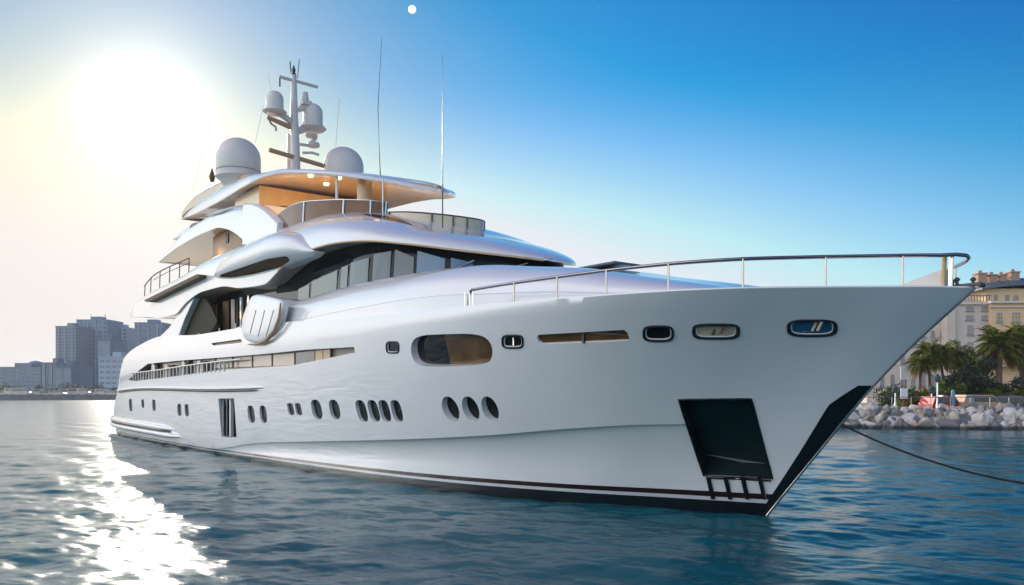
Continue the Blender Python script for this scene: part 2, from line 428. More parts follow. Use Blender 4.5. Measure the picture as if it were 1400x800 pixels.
def build_hull():
    ss = np.concatenate([np.linspace(0, .02, 14)[:-1]**1.0, np.linspace(.02, .3, 90)[:-1], np.linspace(.3, .84, 90)[:-1], np.linspace(.84, 1, 50)])
    secs = []
    for s in ss:
        X5 = xstem(5)*(1-s)-52*s; zt = ztop(X5); zc = min(chz(X5), zt*.8)
        zs = [-1.6, -1.2, -.6, -.2]+list(np.linspace(0, zc-.004, 7))+list(np.linspace(zc+.012, zt, 22))
        ring = [(xstem(-1.6)*(1-s)-52*s, 0, -1.6)]
        for z in zs[1:]:
            xs_ = xstem(z); x = xs_*(1-s)-52*s; ring.append((x, hull_S(xs_-x, z, x, zc), z))
        x, S, z = ring[-1]
        ring.append((x, max(S-.006, 0), z+.03)); ring.append((x, max(S-.15, 0), z+.02)); xi = min(x, xstem(z-.3)-.12); Si = max(min(S-.17, hull_S(xstem(z-.3)-xi, z-.3, xi)-.14), 0); ring.append((xi, Si, z-.3)); ring.append((xi, 0, z-.28))
        secs.append(ring)
    vs = []; fs = []
    n = len(secs[0])*2
    for ring in secs: vs += [(x, -S, z) for x, S, z in ring]+[(x, S, z) for x, S, z in ring[::-1]]
    for i in range(len(secs)-1):
        for j in range(n): fs.append((i*n+j, i*n+(j+1) % n, (i+1)*n+(j+1) % n, (i+1)*n+j))
    fs += [tuple((len(secs)-1)*n+j for j in range(n))]
    # painted bands at the waterline: bands follow z in the hull's own frame
    m = HULLP; t = m.node_tree; b = t.nodes['Principled BSDF']
    tx = N(t, 'ShaderNodeTexCoord'); sp = N(t, 'ShaderNodeSeparateXYZ'); t.links.new(tx.outputs['Object'], sp.inputs[0])
    top = N(t, 'ShaderNodeMapRange'); top.inputs[1].default_value = -30; top.inputs[2].default_value = 1; top.inputs[3].default_value = .26; top.inputs[4].default_value = .60
    t.links.new(sp.outputs['X'], top.inputs[0])
    dv = N(t, 'ShaderNodeMath', operation='DIVIDE'); t.links.new(sp.outputs['Z'], dv.inputs[0]); t.links.new(top.outputs[0], dv.inputs[1])
    cr = N(t, 'ShaderNodeValToRGB'); cr.color_ramp.interpolation = 'CONSTANT'; e = cr.color_ramp.elements
    e[0].position = 0; e[0].color = (.008, .010, .012, 1); e[1].position = .30; e[1].color = (.75, .75, .77, 1)
    e.new(.38).color = (.030, .006, .006, 1); e.new(.50).color = (1, 1, 1, 1)
    hl = N(t, 'ShaderNodeMath', operation='MULTIPLY'); hl.inputs[1].default_value = .5
    t.links.new(dv.outputs[0], hl.inputs[0]); t.links.new(hl.outputs[0], cr.inputs[0])
    src = b.inputs['Base Color'].links[0].from_socket
    mxn = N(t, 'ShaderNodeMix', data_type='RGBA', blend_type='MULTIPLY'); mxn.inputs['Factor'].default_value = 1
    t.links.new(src, mxn.inputs['A']); t.links.new(cr.outputs[0], mxn.inputs['B']); t.links.new(mxn.outputs['Result'], b.inputs['Base Color'])
    mp = N(t, 'ShaderNodeMapping'); mp.inputs['Rotation'].default_value = (0, R(32), 0); mp.inputs['Scale'].default_value = (.28, 1, 2.2); t.links.new(tx.outputs['Object'], mp.inputs[0])
    nz = N(t, 'ShaderNodeTexNoise'); nz.inputs['Scale'].default_value = 1.3; nz.inputs['Detail'].default_value = 3; nz.inputs['Distortion'].default_value = 1.2; t.links.new(mp.outputs[0], nz.inputs['Vector'])
    fx = N(t, 'ShaderNodeMapRange', interpolation_type='SMOOTHSTEP'); t.links.new(sp.outputs['X'], fx.inputs[0]); fx.inputs[1].default_value = -6; fx.inputs[2].default_value = -16; fx.inputs[3].default_value = 0; fx.inputs[4].default_value = .30
    fz = N(t, 'ShaderNodeMapRange', interpolation_type='SMOOTHSTEP'); t.links.new(sp.outputs['Z'], fz.inputs[0]); fz.inputs[1].default_value = 4.2; fz.inputs[2].default_value = 3.0; fz.inputs[3].default_value = 0; fz.inputs[4].default_value = 1
    fm = N(t, 'ShaderNodeMath', operation='MULTIPLY'); t.links.new(fx.outputs[0], fm.inputs[0]); t.links.new(fz.outputs[0], fm.inputs[1])
    bp = N(t, 'ShaderNodeBump'); bp.inputs['Distance'].default_value = .12; t.links.new(fm.outputs[0], bp.inputs['Strength']); t.links.new(nz.outputs['Fac'], bp.inputs['Height']); t.links.new(bp.outputs[0], b.inputs['Normal'])
    return mk('hull', vs, fs, [HULLP, BROWN, BLACK, POCKET, SOFFIT, TEAKT], yacht, True, 28, None, True)
hull = build_hull()
HB = bvh_of(hull)
def on_hull(poly, b=None):
    out = []
    for p in poly:
        l, n_ = hit(b or HB, *p)
        if l is None: raise RuntimeError('outline point off the body %s' % (p,))
        out.append(l)
    return out
def mean_n(poly, b=None):
    a = Vector((0, 0, 0))
    for p in poly:
        l, n_ = hit(b or HB, *p); n_ = n_ if n_.y < 0 else -n_; a += n_
    return a.normalized()

cuts = []; glaz = []          # glaz: (kind, pts, normal, depth)
def port(poly, depth, kind, mb=2, ms=0, frame=0):
    pts = on_hull(poly); n_ = mean_n(poly)
    cuts.append((pts, n_, depth, mb, ms)); glaz.append((kind, pts, n_, depth, frame))
# big octagonal window and the long slot
port(smoothpoly([(562,468),(572,459),(600,457),(655,456),(672,468),(674,487),(666,499),(590,502),(569,499),(562,486)], 2), .26, 'octagonal_window', 1)
port(smoothpoly(dense([(733,458),(856,451),(862,466),(738,471)], 12), 1), .10, 'slot_window', 1)
port(ellipse(537, 475, 8.5, 7.5, 20, 0, 4), .06, 'square_porthole', 2, 2, 1)
port(ellipse(701, 467, 14, 8.5, 24, 0, 4), .06, 'twin_porthole', 2, 2, 1)
port(ellipse(900, 456, 20, 10, 28, 0, 3.5), .07, 'oval_porthole', 2, 2, 1)
port(ellipse(979, 453, 31, 9.5, 32, 0, 4), .06, 'oval_porthole', 2, 2, 2)
port(ellipse(1110.5, 448.5, 33, 10.5, 32, 0, 3.5), .06, 'oval_porthole', 2, 2, 3)
for cx_ in (616, 643.5, 670): port(ellipse(cx_, 559.5, 11, 17.5, 28, .28), .22, 'leaf_window', 2)
for cx_ in (494.5, 511, 526, 542.5): port(ellipse(cx_, 562, 7, 15, 24, .25, 3), .13, 'slanted_window', 2)
for cx_ in (433, 457.5): port(ellipse(cx_, 560, 7, 13.5, 24, .2, 2.6), .12, 'slanted_window', 2)
for cx_ in (397.5, 408): port(ellipse(cx_, 559.5, 4.2, 8.3, 16, .2, 4), .08, 'small_window', 2)
for cx_ in (343.5, 360): port(ellipse(cx_, 566.5, 4.7, 12, 20, .12, 3), .10, 'slanted_window', 2)
for cx_, cy_, a_, b_ in ((245.3, 560.5, 2.9, 8.3), (255.3, 561, 2.9, 8.3), (210.5, 554, 2.4, 7.8), (195.2, 552, 2, 6), (178.6, 554, 2.3, 8.5)):
    port(ellipse(cx_, cy_, a_, b_, 16, .05, 4), .08, 'small_window', 2)
port(dense([(298.5,545),(320,544.5),(323.5,598),(303,597)], 8), .16, 'vent_grille', 2)
# main side-deck opening: a long recess with windows behind it
opn = [(176,519.5),(187,509),(202,497.5),(240,493.5),(300,489),(360,484),(420,478),(484,474.5),(485.5,482),(440,491.5),(400,499.5),(300,506),(240,514),(186,521)]
opn_pts = on_hull(dense(opn, 8)); cuts.append((opn_pts, (0, -1, 0), .42, 4, 4))
# anchor pocket
anc = [(928,546.5),(1027,545.5),(1056,654),(962,650)]
anc_pts = on_hull(dense(anc, 10)); anc_n = mean_n(anc); cuts.append((anc_pts, anc_n, .55, 3, 3))
for i in range(4):
    x0 = 974+i*22; pl = [(x0,655),(x0+15,656),(x0+19,679),(x0+4,677.5)]
    if i == 3: pl = [(x0,656),(x0+14,657),(x0+18,666),(x0+4,679)]
# slots in the white side
slot2 = smoothpoly(dense([(288,469.5),(330,463.5),(331,468.5),(292,472.5)], 6), 1)
cuts.append((on_hull(slot2), (0, -1, 0), .12, 5, 1))
carve(hull, cuts)
for kind, pts, n_, depth, frame in glaz:
    root = None
    if kind == 'octagonal_window':
        c = sum(pts, Vector())/len(pts); x0 = min(p.x for p in pts); x1 = max(p.x for p in pts)
        xm = x0+(x1-x0)*.40; pp = [p-n_*(depth-.03) for p in pts]
        def part(f, v):
            out = []
            for i, p in enumerate(pp):
                q = pp[(i+1) % len(pp)]
                if f(p.x): out.append(p)
                if f(p.x) != f(q.x): out.append(p.lerp(q, (v-p.x)/(q.x-p.x)))
            return out
        root = panel('octagonal_window', part(lambda x: x >= xm, xm), n_, .02, BRW, yacht)
        panel('dark_pane', part(lambda x: x < xm, xm), n_, .02, DARKG, root)
        continue
    if kind == 'slot_window':
        root = panel(kind, [p-n_*(depth-.03) for p in pts], n_, .02, BRW, yacht)
        c = sum(pts, Vector())/len(pts)-n_*(depth-.045)
        b = MB(); b.box(c.x-.03, c.x+.03, c.y-.02, c.y+.02, c.z-.16, c.z+.16); b.build('mullion', RUBBER, root, False)
        continue
    if kind == 'vent_grille':
        root = panel(kind, [p-n_*(depth-.02) for p in pts], n_, .01, DARKG, yacht)
        x0 = min(p.x for p in pts); x1 = max(p.x for p in pts); z0 = min(p.z for p in pts); z1 = max(p.z for p in pts)
        for k, mm in ((.18, BLUEG), (.42, RUBBER), (.62, PAINT), (.80, RUBBER)):
            b = MB(); xx = x0+(x1-x0)*k; y = sum(p.y for p in pts)/len(pts)
            b.box(xx-.07, xx+.07, y+.02, y+.12, z0+.08, z1-.08); b.build('slat', mm, root, False)
        continue
    gm = DARKG if frame < 2 else (TANG if frame == 2 else SKYG)
    root = panel(kind, [p-n_*(depth-.012) for p in pts], n_, .008, gm, yacht)
    c = sum(pts, Vector())/len(pts)
    if frame:
        b = MB(); b.tube([p+n_*.005 for p in pts], .028, 8, closed=True); b.build('frame', RUBBER, root)
        b = MB(); b.tube([c+(p-c)*.86+n_*(-.02) for p in pts], .016, 8, closed=True); b.build('trim', PAINT, root)
        w = max(p.x for p in pts)-min(p.x for p in pts)
        if kind == 'twin_porthole':
            b = MB(); b.tube([c+Vector((0, 0, .11))-n_*.03, c-Vector((0, 0, .11))-n_*.03], .02); b.build('mullion', CHROME, root)
        if frame >= 2:
            for k in ((-.18, .08, .24) if frame == 3 else (-.05, .2)):
                b = MB(); b.tube([c+Vector((w*k+.05, 0, .09))-n_*.045+Vector((0, 0, 0)), c+Vector((w*k-.05, 0, -.09))-n_*.045], .03); b.build('curtain', TANG if frame == 3 else BROWNG, root)

# anchor pocket details: rim, dark plate, grille bars
b = MB(); b.tube([p+anc_n*.0 for p in anc_pts], .03, 8, closed=True)
pocket = b.build('anchor_pocket_rim', BLACK, yacht)
g = [on_hull([(968+i*23.5, 651), (975+i*23.5, 681)]) for i in range(4)]
for a, c in g:
    b = MB(); b.tube([a+anc_n*.01, c+anc_n*.01], .055, 8); b.build('grille_bar', BLACK, pocket)
a, c = on_hull([(966, 652), (1054, 656)]); b = MB(); b.tube([a, c], .05, 8); b.build('grille_bar', BLACK, pocket)
# stem guard: a black shoe that wraps the stem
def stem_guard():
    vs = []; fs = []; zs = np.linspace(-.3, 3.12, 26)
    n = 15
    for z in zs:
        qm = .16+.27*max(z, 0)/3.1
        if z > 2.7: qm *= 1-.55*(z-2.7)/.42
        prof = []
        for k in range(n):
            q = qm*abs(1-2*k/(n-1)); side = 1 if k < n//2 else -1
            x = xstem(z)-q; S = hull_S(q, z, x)+.018
            if k == n//2: prof.append((xstem(z)+.03, 0, z))
            else: prof.append((x, -S*side, z))
        vs += prof
    for i in range(len(zs)-1):
        for j in range(n-1): fs.append((i*n+j, i*n+j+1, (i+1)*n+j+1, (i+1)*n+j))
    o = mk('stem_guard', vs, fs, BLACK, yacht, True, 50)
    return o
stem_guard()
b = MB(); b.tube([(xstem(z)+.015, 0, z) for z in np.linspace(-.3, 4.98, 24)], .03, 8); b.build('stem_bar', CHROME, yacht)

# long mouldings along the side
def moulding(name, x0, x1, zf, out, h, m, taper=1.5):
    xs = np.linspace(x0, x1, 70); vs = []; fs = []; n = 10
    for x in xs:
        z = zf(x); q = xstem(z)-x; S = hull_S(q, z, x)
        k = min(1, (x1-x)/taper+.02)**.5
        for j in range(n):
            t = math.pi*(j/(n-1)-.5)
            vs.append((x, -(S-.05+(out+.05)*k*math.cos(t)**.6), z+h*.5*k*math.sin(t)))
    for i in range(len(xs)-1):
        for j in range(n-1): fs.append((i*n+j, (i+1)*n+j, (i+1)*n+j+1, i*n+j+1))
        fs.append((i*n+n-1, (i+1)*n+n-1, (i+1)*n, i*n))
    fs += [tuple(range(n)), tuple((len(xs)-1)*n+j for j in range(n))]
    return mk(name, vs, fs, m, yacht, True, 60)
z1 = T([(-52, 1.12), (-32.9, .98)]); z2 = T([(-52, .72), (-32, .62)])
moulding('side_moulding', -51.9, -33.2, z1, .26, .34, PAINT, 3)
moulding('side_moulding', -51.9, -32.4, z2, .30, .34, PAINT, 2)
moulding('moulding_strip', -51.9, -34.0, T([(-52, .93), (-33, .82)]), .20, .10, BROWN, 1)
z3 = T([(-46, 3.05), (-38.5, 3.2), (-25.5, 3.12), (-19.8, 3.16)])
moulding('side_moulding', -46.0, -19.8, z3, .16, .16, PAINT, 1.5)
moulding('moulding_strip', -45.8, -20.4, T([(-46, 2.92), (-38.5, 3.07), (-25.5, 2.99), (-20, 3.03)]), .11, .06, BROWN, 1)
# swim platform
b = MB(); b.box(-52.9, -49.6, -3.4, 3.4, .78, .98); b.build('swim_platform', TEAKT, yacht)

# behind the side opening: windows, dark saloon, rail with balusters, cushions
def quad(px4, S): return [un(x, y, S) for x, y in px4]
wp = [(296,488.5,317,487,1),(319.5,487,344,485.5,1),(346.5,485.3,371,483.5,1),(373.5,483.3,402,481.2,1),(404.5,481,419,480,2)]
for x0, y0, x1, y1, k in wp:
    bot0 = 501-(x0-296)*.035; bot1 = 501-(x1-296)*.035
    w = panel('side_window', quad([(x0, y0+1), (x1, y1+1), (x1, bot1+2), (x0, bot0+2)], 4.36), (0, -1, 0), .05, TANG if k == 1 else BLUEG, yacht)
panel('side_window', quad([(419,478),(430,477),(430,500),(419,500)], 4.36), (0, -1, 0), .05, BLACK, yacht)
panel('side_window', quad([(431,478),(441,477),(441,500),(431,500)], 4.36), (0, -1, 0), .05, GOLD, yacht)
panel('side_window', quad([(442,477),(451,476),(451,498),(442,498)], 4.36), (0, -1, 0), .05, GOLD, yacht)
panel('side_window', quad([(188,485),(294,485),(294,530),(170,530)], 4.34), (0, -1, 0), .05, DARKG, yacht)
rail_zb = T([(-43, 3.68), (-38, 3.72), (-25, 3.92), (-16.9, 3.93)])
b = MB(); pts = [(x, -4.66, rail_zb(x)+.42) for x in np.linspace(-41.8, -22.5, 30)]; b.tube(pts, .045)
dr = b.build('side_deck_rail', CHROME, yacht)
for x in np.arange(-41.3, -24.5, .62):
    b = MB(); b.tube([(x, -4.66, rail_zb(x)-.05), (x, -4.66, rail_zb(x)+.42)], .05, 6); b.build('rail_post', GREYM, dr)
for x, w, h in ((-37.5, .7, .75), (-34.8, .9, .55), (-31.5, .5, .65), (-29, .8, .5)):
    b = MB(); b.box(x, x+w, -4.56, -4.4, rail_zb(x)-.02, rail_zb(x)+h); b.box(x+w*.2, x+w*.8, -4.58, -4.42, rail_zb(x)+h, rail_zb(x)+h+.1)
    b.build('deck_cushion', TANG, yacht)

# ------------------------------------------------------------ superstructure bodies
def supere(w, zb, zt, n=2.6, k=16, base=True):
    """starboard half section: flat bottom, then a superellipse side up to the crown"""
    P = [(0, zb+.12), (w*.5, zb+.10), (w*.9, zb+.04), (w-.02, zb)]
    for i in range(k+1):
        t = (i/k)*math.pi/2
        P.append((w*max(math.cos(t), 0)**(2/n), zb+.02+(zt-zb-.02)*max(math.sin(t), 0)**(2/n)))
    return P
# foredeck trunk and sides below the wheelhouse windows
tz = T([(-21.5, 6.95), (-19.5, 6.7), (-17.8, 6.50), (-14.9, 6.66), (-12, 6.72), (-9.3, 6.72), (-7.5, 6.66), (-5.5, 6.42), (-4, 6.22), (-2.5, 5.9), (-.3, 5.45), (1.2, 5.1)])
tw = T([(-21.5, 4.56), (-16, 4.56), (-12, 4.45), (-9, 4.2), (-6, 3.8), (-4, 3.4), (-2, 2.8), (0, 1.9), (1.2, .4)])
def sec_trunk(x):
    w, zt = tw(x), tz(x)
    if x < -6: zz = ztop(x); ws = hull_S(xstem(zz)-x, zz, x)-.215; k_ = min(1, (-6-x)/4); w = min(w, ws)*(1-k_)+ws*k_
    zb = 4.8; P = [(0, zb), (w, zb), (w, 5.0)]
    r = T([(-21.5, .25), (-17, .5), (-12, 1.0), (-8, 1.5), (1.2, 1.5)])(x); r = min(r, w*.8)
    z1_ = max(5.0+(zt-5.0)*.42, ztop(x)+.09)
    P += [(w-.01, z1_-.04), (w-.06, z1_)]
    for i in range(1, 13):
        t = i/12*math.pi/2; P.append((w-.06-r*(1-math.cos(t)), z1_+(zt-z1_)*math.sin(t)))
    P += [((w-.06-r)*.5, zt+.06), (0, zt+.09)]
    return P
loft('foredeck_trunk', np.linspace(-21.5, 1.2, 90), sec_trunk, [PAINT], yacht)
# the aft pillar that ties the side to the deck above
def plate(name, outline, S0, S1, m, parent, tilt=0.0, both=False, **kw):
    """side plate from an (x, z) outline between two offsets from the centreline"""
    o = panel(name, [Vector((x, -(S0-tilt*(z-6)), z)) for x, z in outline], (0, -1, 0), S0-S1, m, parent)
    for p in o.data.polygons: p.use_smooth = False
    md = o.modifiers.new('bevel', 'BEVEL'); md.width = .05; md.segments = 3; md.limit_method = 'ANGLE'; md.angle_limit = R(40)
    return o
plate('aft_pillar', [(-35.9, 5.7), (-36.0, 6.02), (-34.2, 6.4), (-32.0, 7.15), (-30.5, 7.6), (-29.6, 7.6), (-31.2, 6.7), (-32.6, 5.7)], 4.50, 4.2, PAINT, yacht)
# upper-deck saloon: dark glass wall inside the arch
def sec_box(w, zb, zt): return [(0, zb), (w, zb), (w, (zb+zt)/2), (w, zt), (0, zt)]
SMOKE = mat('smoked_glass', (.04, .034, .022), .5, spec=.05, noise=.2)
loft('saloon_glass', np.linspace(-35.8, -18, 4), lambda x: sec_box(3.3, 5.4, 7.9), [DARKG], yacht)
for x0, x1, mm in ((-30.2, -29.7, TANL), (-27.4, -27.15, PAINT), (-26.2, -26.0, PAINT), (-25.2, -25.0, CHROME), (-28.6, -28.0, TANL)):
    b = MB(); b.box(x0, x1, -3.42, -3.33, 5.5, 7.4); b.build('saloon_post', mm, yacht, False)
# arch rail and light shelf inside it
b = MB(); b.tube([un(x, y, 4.35) for x, y in ((268,461),(300,456),(322,450),(345,440))], .035)
ar = b.build('arch_rail', PAINT, yacht)
for x, y in ((272,459), (300,452), (322,446)):
    b = MB(); p = un(x, y, 4.35); b.tube([p+Vector((0, 0, -.35)), p+Vector((0, 0, .12))], .03); b.build('rail_post', PAINT, ar)
# wheelhouse glazing
gw = T([(-20.5, 3.95), (-14, 3.9), (-12.4, 3.72), (-11.2, 3.3), (-10.2, 2.7), (-9.3, 1.85), (-8.7, 1.0), (-8.4, .05)])
glz = T([(-20.5, 8.2), (-13, 8.2), (-11, 7.85), (-10.2, 7.7), (-9.3, 7.45), (-8.7, 7.28), (-8.4, 7.2)])
def sec_glass(x):
    w = gw(x); return [(0, 6.2), (w, 6.2), (w*.99, 6.9), (w*.97, min(7.6, glz(x)-.05)), (w*.95, glz(x)), (0, glz(x))]
loft('wheelhouse_glass', np.concatenate([np.linspace(-20.5, -10, 20), np.linspace(-9.8, -8.4, 26)]), sec_glass, [DARKG], yacht)
def wpane(x0, x1, z0a, z0b, z1a, z1b, mm, lean=.0):
    P = []
    for k in np.linspace(0, 1, 7): x = x0+(x1-x0)*k; P.append((x, z0a+(z0b-z0a)*k))
    for k in np.linspace(1, 0, 7): x = x0+lean+(x1-x0)*k; P.append((x, z1a+(z1b-z1a)*k))
    pts = []
    for x, z in P:
        w = gw(x)*(.99+(6.9-z)*.02 if z > 6.9 else .99+.01*(6.9-z)/.7) + .02
        pts.append(Vector((x, -w, z)))
    return panel('window_pane', pts, (0, -1, 0), .015, mm, yacht)
for a_ in ((-18.2, -17.2, 6.4, 6.5, 6.95, 7.05, BLUEG), (-17.0, -14.9, 6.5, 6.6, 7.10, 7.30, BLUEG), (-14.6, -14.1, 6.6, 6.6, 7.35, 7.38, BLUEG), (-13.9, -12.8, 6.6, 6.65, 7.42, 7.48, BLUEG), (-12.55, -11.75, 6.65, 6.7, 7.55, 7.58, BLUEG), (-11.6, -10.9, 6.7, 6.7, 7.62, 7.3, BLUEG), (-10.8, -10.0, 6.7, 6.7, 7.50, 7.20, SKYG), (-9.85, -9.35, 6.75, 6.75, 7.22, 7.05, SKYG)):
    wpane(*a_)

# the sweeping side and roof over the wheelhouse
rzb = T([(-43.7, 7.72), (-42.2, 7.58), (-38, 7.25), (-35, 7.0), (-32.6, 7.0), (-30.6, 7.45), (-28, 7.74), (-25.3, 7.70), (-22.7, 7.38), (-20, 7.25), (-18.6, 7.58), (-16.4, 7.98), (-14.5, 8.02), (-12.4, 7.90), (-10.6, 7.62), (-9.2, 7.34), (-7.9, 7.10)])
rzt = T([(-43.7, 7.80), (-43.3, 8.2), (-42.4, 8.62), (-38, 9.08), (-31.7, 9.34), (-28, 9.55), (-23.5, 9.9), (-20, 10.22), (-17.6, 10.12), (-15, 9.68), (-13, 9.08), (-11.5, 8.5), (-10.2, 8.12), (-9, 7.7), (-8.3, 7.4), (-7.9, 7.18)])
rw = T([(-43.7, 4.35), (-42, 4.5), (-30, 4.6), (-16, 4.6), (-13.2, 4.4), (-11.7, 4.0), (-10.4, 3.35), (-9.4, 2.55), (-8.6, 1.65), (-8.1, .8), (-7.9, .1)])
rn = T([(-43.7, 7), (-30, 7), (-24, 4.6), (-20, 3.2), (-16, 2.6), (-11, 2.3), (-7.9, 2.1)])
roof = loft('upper_deck_roof', np.concatenate([np.linspace(-43.7, -42, 10)[:-1], np.linspace(-42, -10, 110)[:-1], np.linspace(-10, -7.9, 34)]),
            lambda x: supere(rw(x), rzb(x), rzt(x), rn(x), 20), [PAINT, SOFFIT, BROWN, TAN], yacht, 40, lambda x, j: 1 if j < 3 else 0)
RB = bvh_of(roof)
rc = []
s1 = smoothpoly(dense([(205,411.5),(281,375),(283.5,379),(210,414)], 8), 1)
rc.append((on_hull(s1, RB), (0, -1, 0), .045, 2, 2))
carve(roof, rc)
# eyebrow trim under the roof's edge
panel('side_glass', [Vector((x, -4.2, z)) for x, z in ((-33.2, 5.75), (-28.2, 5.72), (-27.0, 6.3), (-28.0, 7.1), (-29.0, 7.6), (-30.5, 7.6), (-31.8, 7.1))], (0, -1, 0), .03, SMOKE, yacht)
b = MB(); b.tube([(x, -rw(x)-.01, rzb(x)+.01) for x in list(np.linspace(-18.5, -10, 40))+list(np.linspace(-9.8, -7.92, 30))], .035, 6)
b.build('roof_edge_trim', TAN, yacht)
# flush skylights on the roof nose
def skylight(x0, x1, s0, s1):
    vs = []; fs = []; nx, ny = 10, 4
    for i in range(nx+1):
        for j in range(ny+1):
            x = x0+(x1-x0)*i/nx; S = s0+(s1-s0)*(i/nx)+(j/ny-.5)*.55*math.sin(math.pi*min(max(i/nx, .02), .98))
            w, zb, zt, n_ = rw(x), rzb(x), rzt(x), rn(x)
            z = zb+.02+(zt-zb-.02)*max(1-(abs(S)/w)**n_, 0)**(1/n_)
            vs.append((x, -S, z+.012))
    for i in range(nx):
        for j in range(ny): fs.append((i*(ny+1)+j, (i+1)*(ny+1)+j, (i+1)*(ny+1)+j+1, i*(ny+1)+j+1))
    mk('skylight', vs, fs, DARKG, yacht)
skylight(-11.3, -9.6, .6, -.3)
skylight(-14.8, -12.0, 3.0, 2.5)

# side pod with its brown scoop
pu = T([(-26.3, 8.30), (-25.5, 8.62), (-24.3, 8.92), (-21, 9.12), (-18.5, 9.12), (-16.8, 8.82), (-15.6, 8.2), (-15.2, 7.95)])
pl = T([(-26.3, 8.22), (-25.5, 8.05), (-22, 7.75), (-19, 7.68), (-16.5, 7.75), (-15.6, 7.8), (-15.2, 7.9)])
po = T([(-26.3, .02), (-25, .30), (-22, .62), (-19, .72), (-17, .55), (-15.8, .22), (-15.2, .02)])
def sec_pod(x):
    u_, l_, o_ = pu(x), pl(x), po(x); c = (u_+l_)/2; h = (u_-l_)/2; P = []
    for i in range(17):
        t = -math.pi/2+math.pi*i/16
        P.append((4.2+(.38+o_)*max(math.cos(t), 0)**.75, c+h*math.sin(t)))
    return P
def pod():
    vs = []; fs = []; xs = np.linspace(-26.3, -15.2, 60); n = 17
    for x in xs: vs += [(x, -p[0], p[1]) for p in sec_pod(x)]
    for i in range(len(xs)-1):
        for j in range(n): fs.append((i*n+j, i*n+(j+1) % n, (i+1)*n+(j+1) % n, (i+1)*n+j))
    fs += [tuple(range(n))[::-1], tuple((len(xs)-1)*n+j for j in range(n))]
    return mk('side_pod', vs, fs, [PAINT, BROWN], yacht, True, 50, None, True)
pod_o = pod(); PB = bvh_of(pod_o)
sc_ = smoothpoly(dense([(300,376),(330,366),(365,354),(392,350),(397,356),(385,365),(350,374),(320,379.5),(302,379.5)], 7), 1)
try: carve(pod_o, [(on_hull(sc_, PB), (0, -1, 0), .10, 1, 1)])
except RuntimeError as e: print('pod', e)

# grooved shell on the side below the pod
sh = [(-22.1, 5.62), (-21.9, 6.15), (-21.2, 6.75), (-20.6, 6.95), (-18.6, 6.62), (-17.8, 6.45), (-17.6, 6.25), (-17.9, 5.6), (-18.6, 5.15), (-19.9, 4.88), (-21.2, 5.0), (-21.9, 5.25)]
def shell():
    out = smoothpoly(sh, 2); c = (sum(p[0] for p in out)/len(out), sum(p[1] for p in out)/len(out)); vs = []; fs = []; rings = [(1.0, 4.55), (1.0, 4.74), (.965, 4.80), (.9, 4.83), (.6, 4.86), (.3, 4.87)]
    k = len(out)
    for s_, S in rings: vs += [(c[0]+(x-c[0])*s_, -S, c[1]+(z-c[1])*s_) for x, z in out]
    for i in range(len(rings)-1):
        for j in range(k): fs.append((i*k+j, i*k+(j+1) % k, (i+1)*k+(j+1) % k, (i+1)*k+j))
    fs += [tuple(range(k))[::-1], tuple((len(rings)-1)*k+j for j in range(k))]
    return mk('side_shell', vs, fs, [PAINT, GREYM], yacht, True, 50)
sh_o = shell(); SB = bvh_of(sh_o); gc = []
for xt, yt, xb, yb in ((350,424,342,456), (362,424,353,460), (374,424,364,460)):
    gc.append((on_hull(dense([(xt-.7,yt),(xt+.7,yt),(xb+.7,yb),(xb-.7,yb)], 8), SB), (0, -1, 0), .05, 1, 1))
try: carve(sh_o, gc)
except RuntimeError as e: print('shell', e)
b = MB(); pts = [(-17.62, -4.86, 6.3), (-17.75, -4.86, 5.75), (-18.2, -4.86, 5.3), (-19.0, -4.86, 4.98), (-20.0, -4.86, 4.86), (-21.2, -4.82, 4.92)]
b.tube(pts, [.03, .06, .08, .08, .06, .02]); b.build('shell_trim', TEAKT, yacht)
# fairing between shell and window band
def sec_fair(x):
    w = 4.62; return [(4.0, 6.3), (w, 6.3), (w, 6.75), (w-.1, 7.0+(x+20)*-.02), (4.0, 7.05)]
# fin level above: full body aft, side wings forward
fzb = T([(-38.4, 10.52), (-37.4, 10.62), (-34, 10.86), (-30.9, 10.92), (-28, 10.85), (-26.6, 10.6), (-25.2, 10.15), (-24.2, 9.7)])
fzt = T([(-38.4, 10.58), (-37.2, 10.95), (-35.4, 11.3), (-33.2, 11.72), (-29, 11.85), (-26, 11.72), (-24.2, 11.45)])
loft('sundeck_overhang', np.linspace(-38.4, -24.2, 50), lambda x: supere(3.95, fzb(x), fzt(x), 8, 14), [PAINT, TAN], yacht, 40, lambda x, j: 1 if j < 3 else 0)
wt = T([(-24.3, 11.42), (-23.4, 11.25), (-22.4, 10.95), (-21.3, 10.45), (-20.2, 9.85)])
def wing(side):
    vs = []; fs = []; xs = np.linspace(-24.3, -20.3, 20)
    for x in xs:
        zt = wt(max(x, -24.2)); P = [(3.95, 9.2), (3.97, (9.2+zt)/2), (3.93, zt-.1), (3.82, zt), (3.55, zt), (3.5, 9.2)]
        vs += [(x, -p[0]*side, p[1]) for p in P]
    n = 6
    for i in range(len(xs)-1):
        for j in range(n): fs.append((i*n+j, i*n+(j+1) % n, (i+1)*n+(j+1) % n, (i+1)*n+j))
    fs += [tuple(range(n))[::-1], tuple((len(xs)-1)*n+j for j in range(n))]
    mk('sundeck_wing', vs, fs, PAINT, yacht, True, 40)
wing(1); wing(-1)
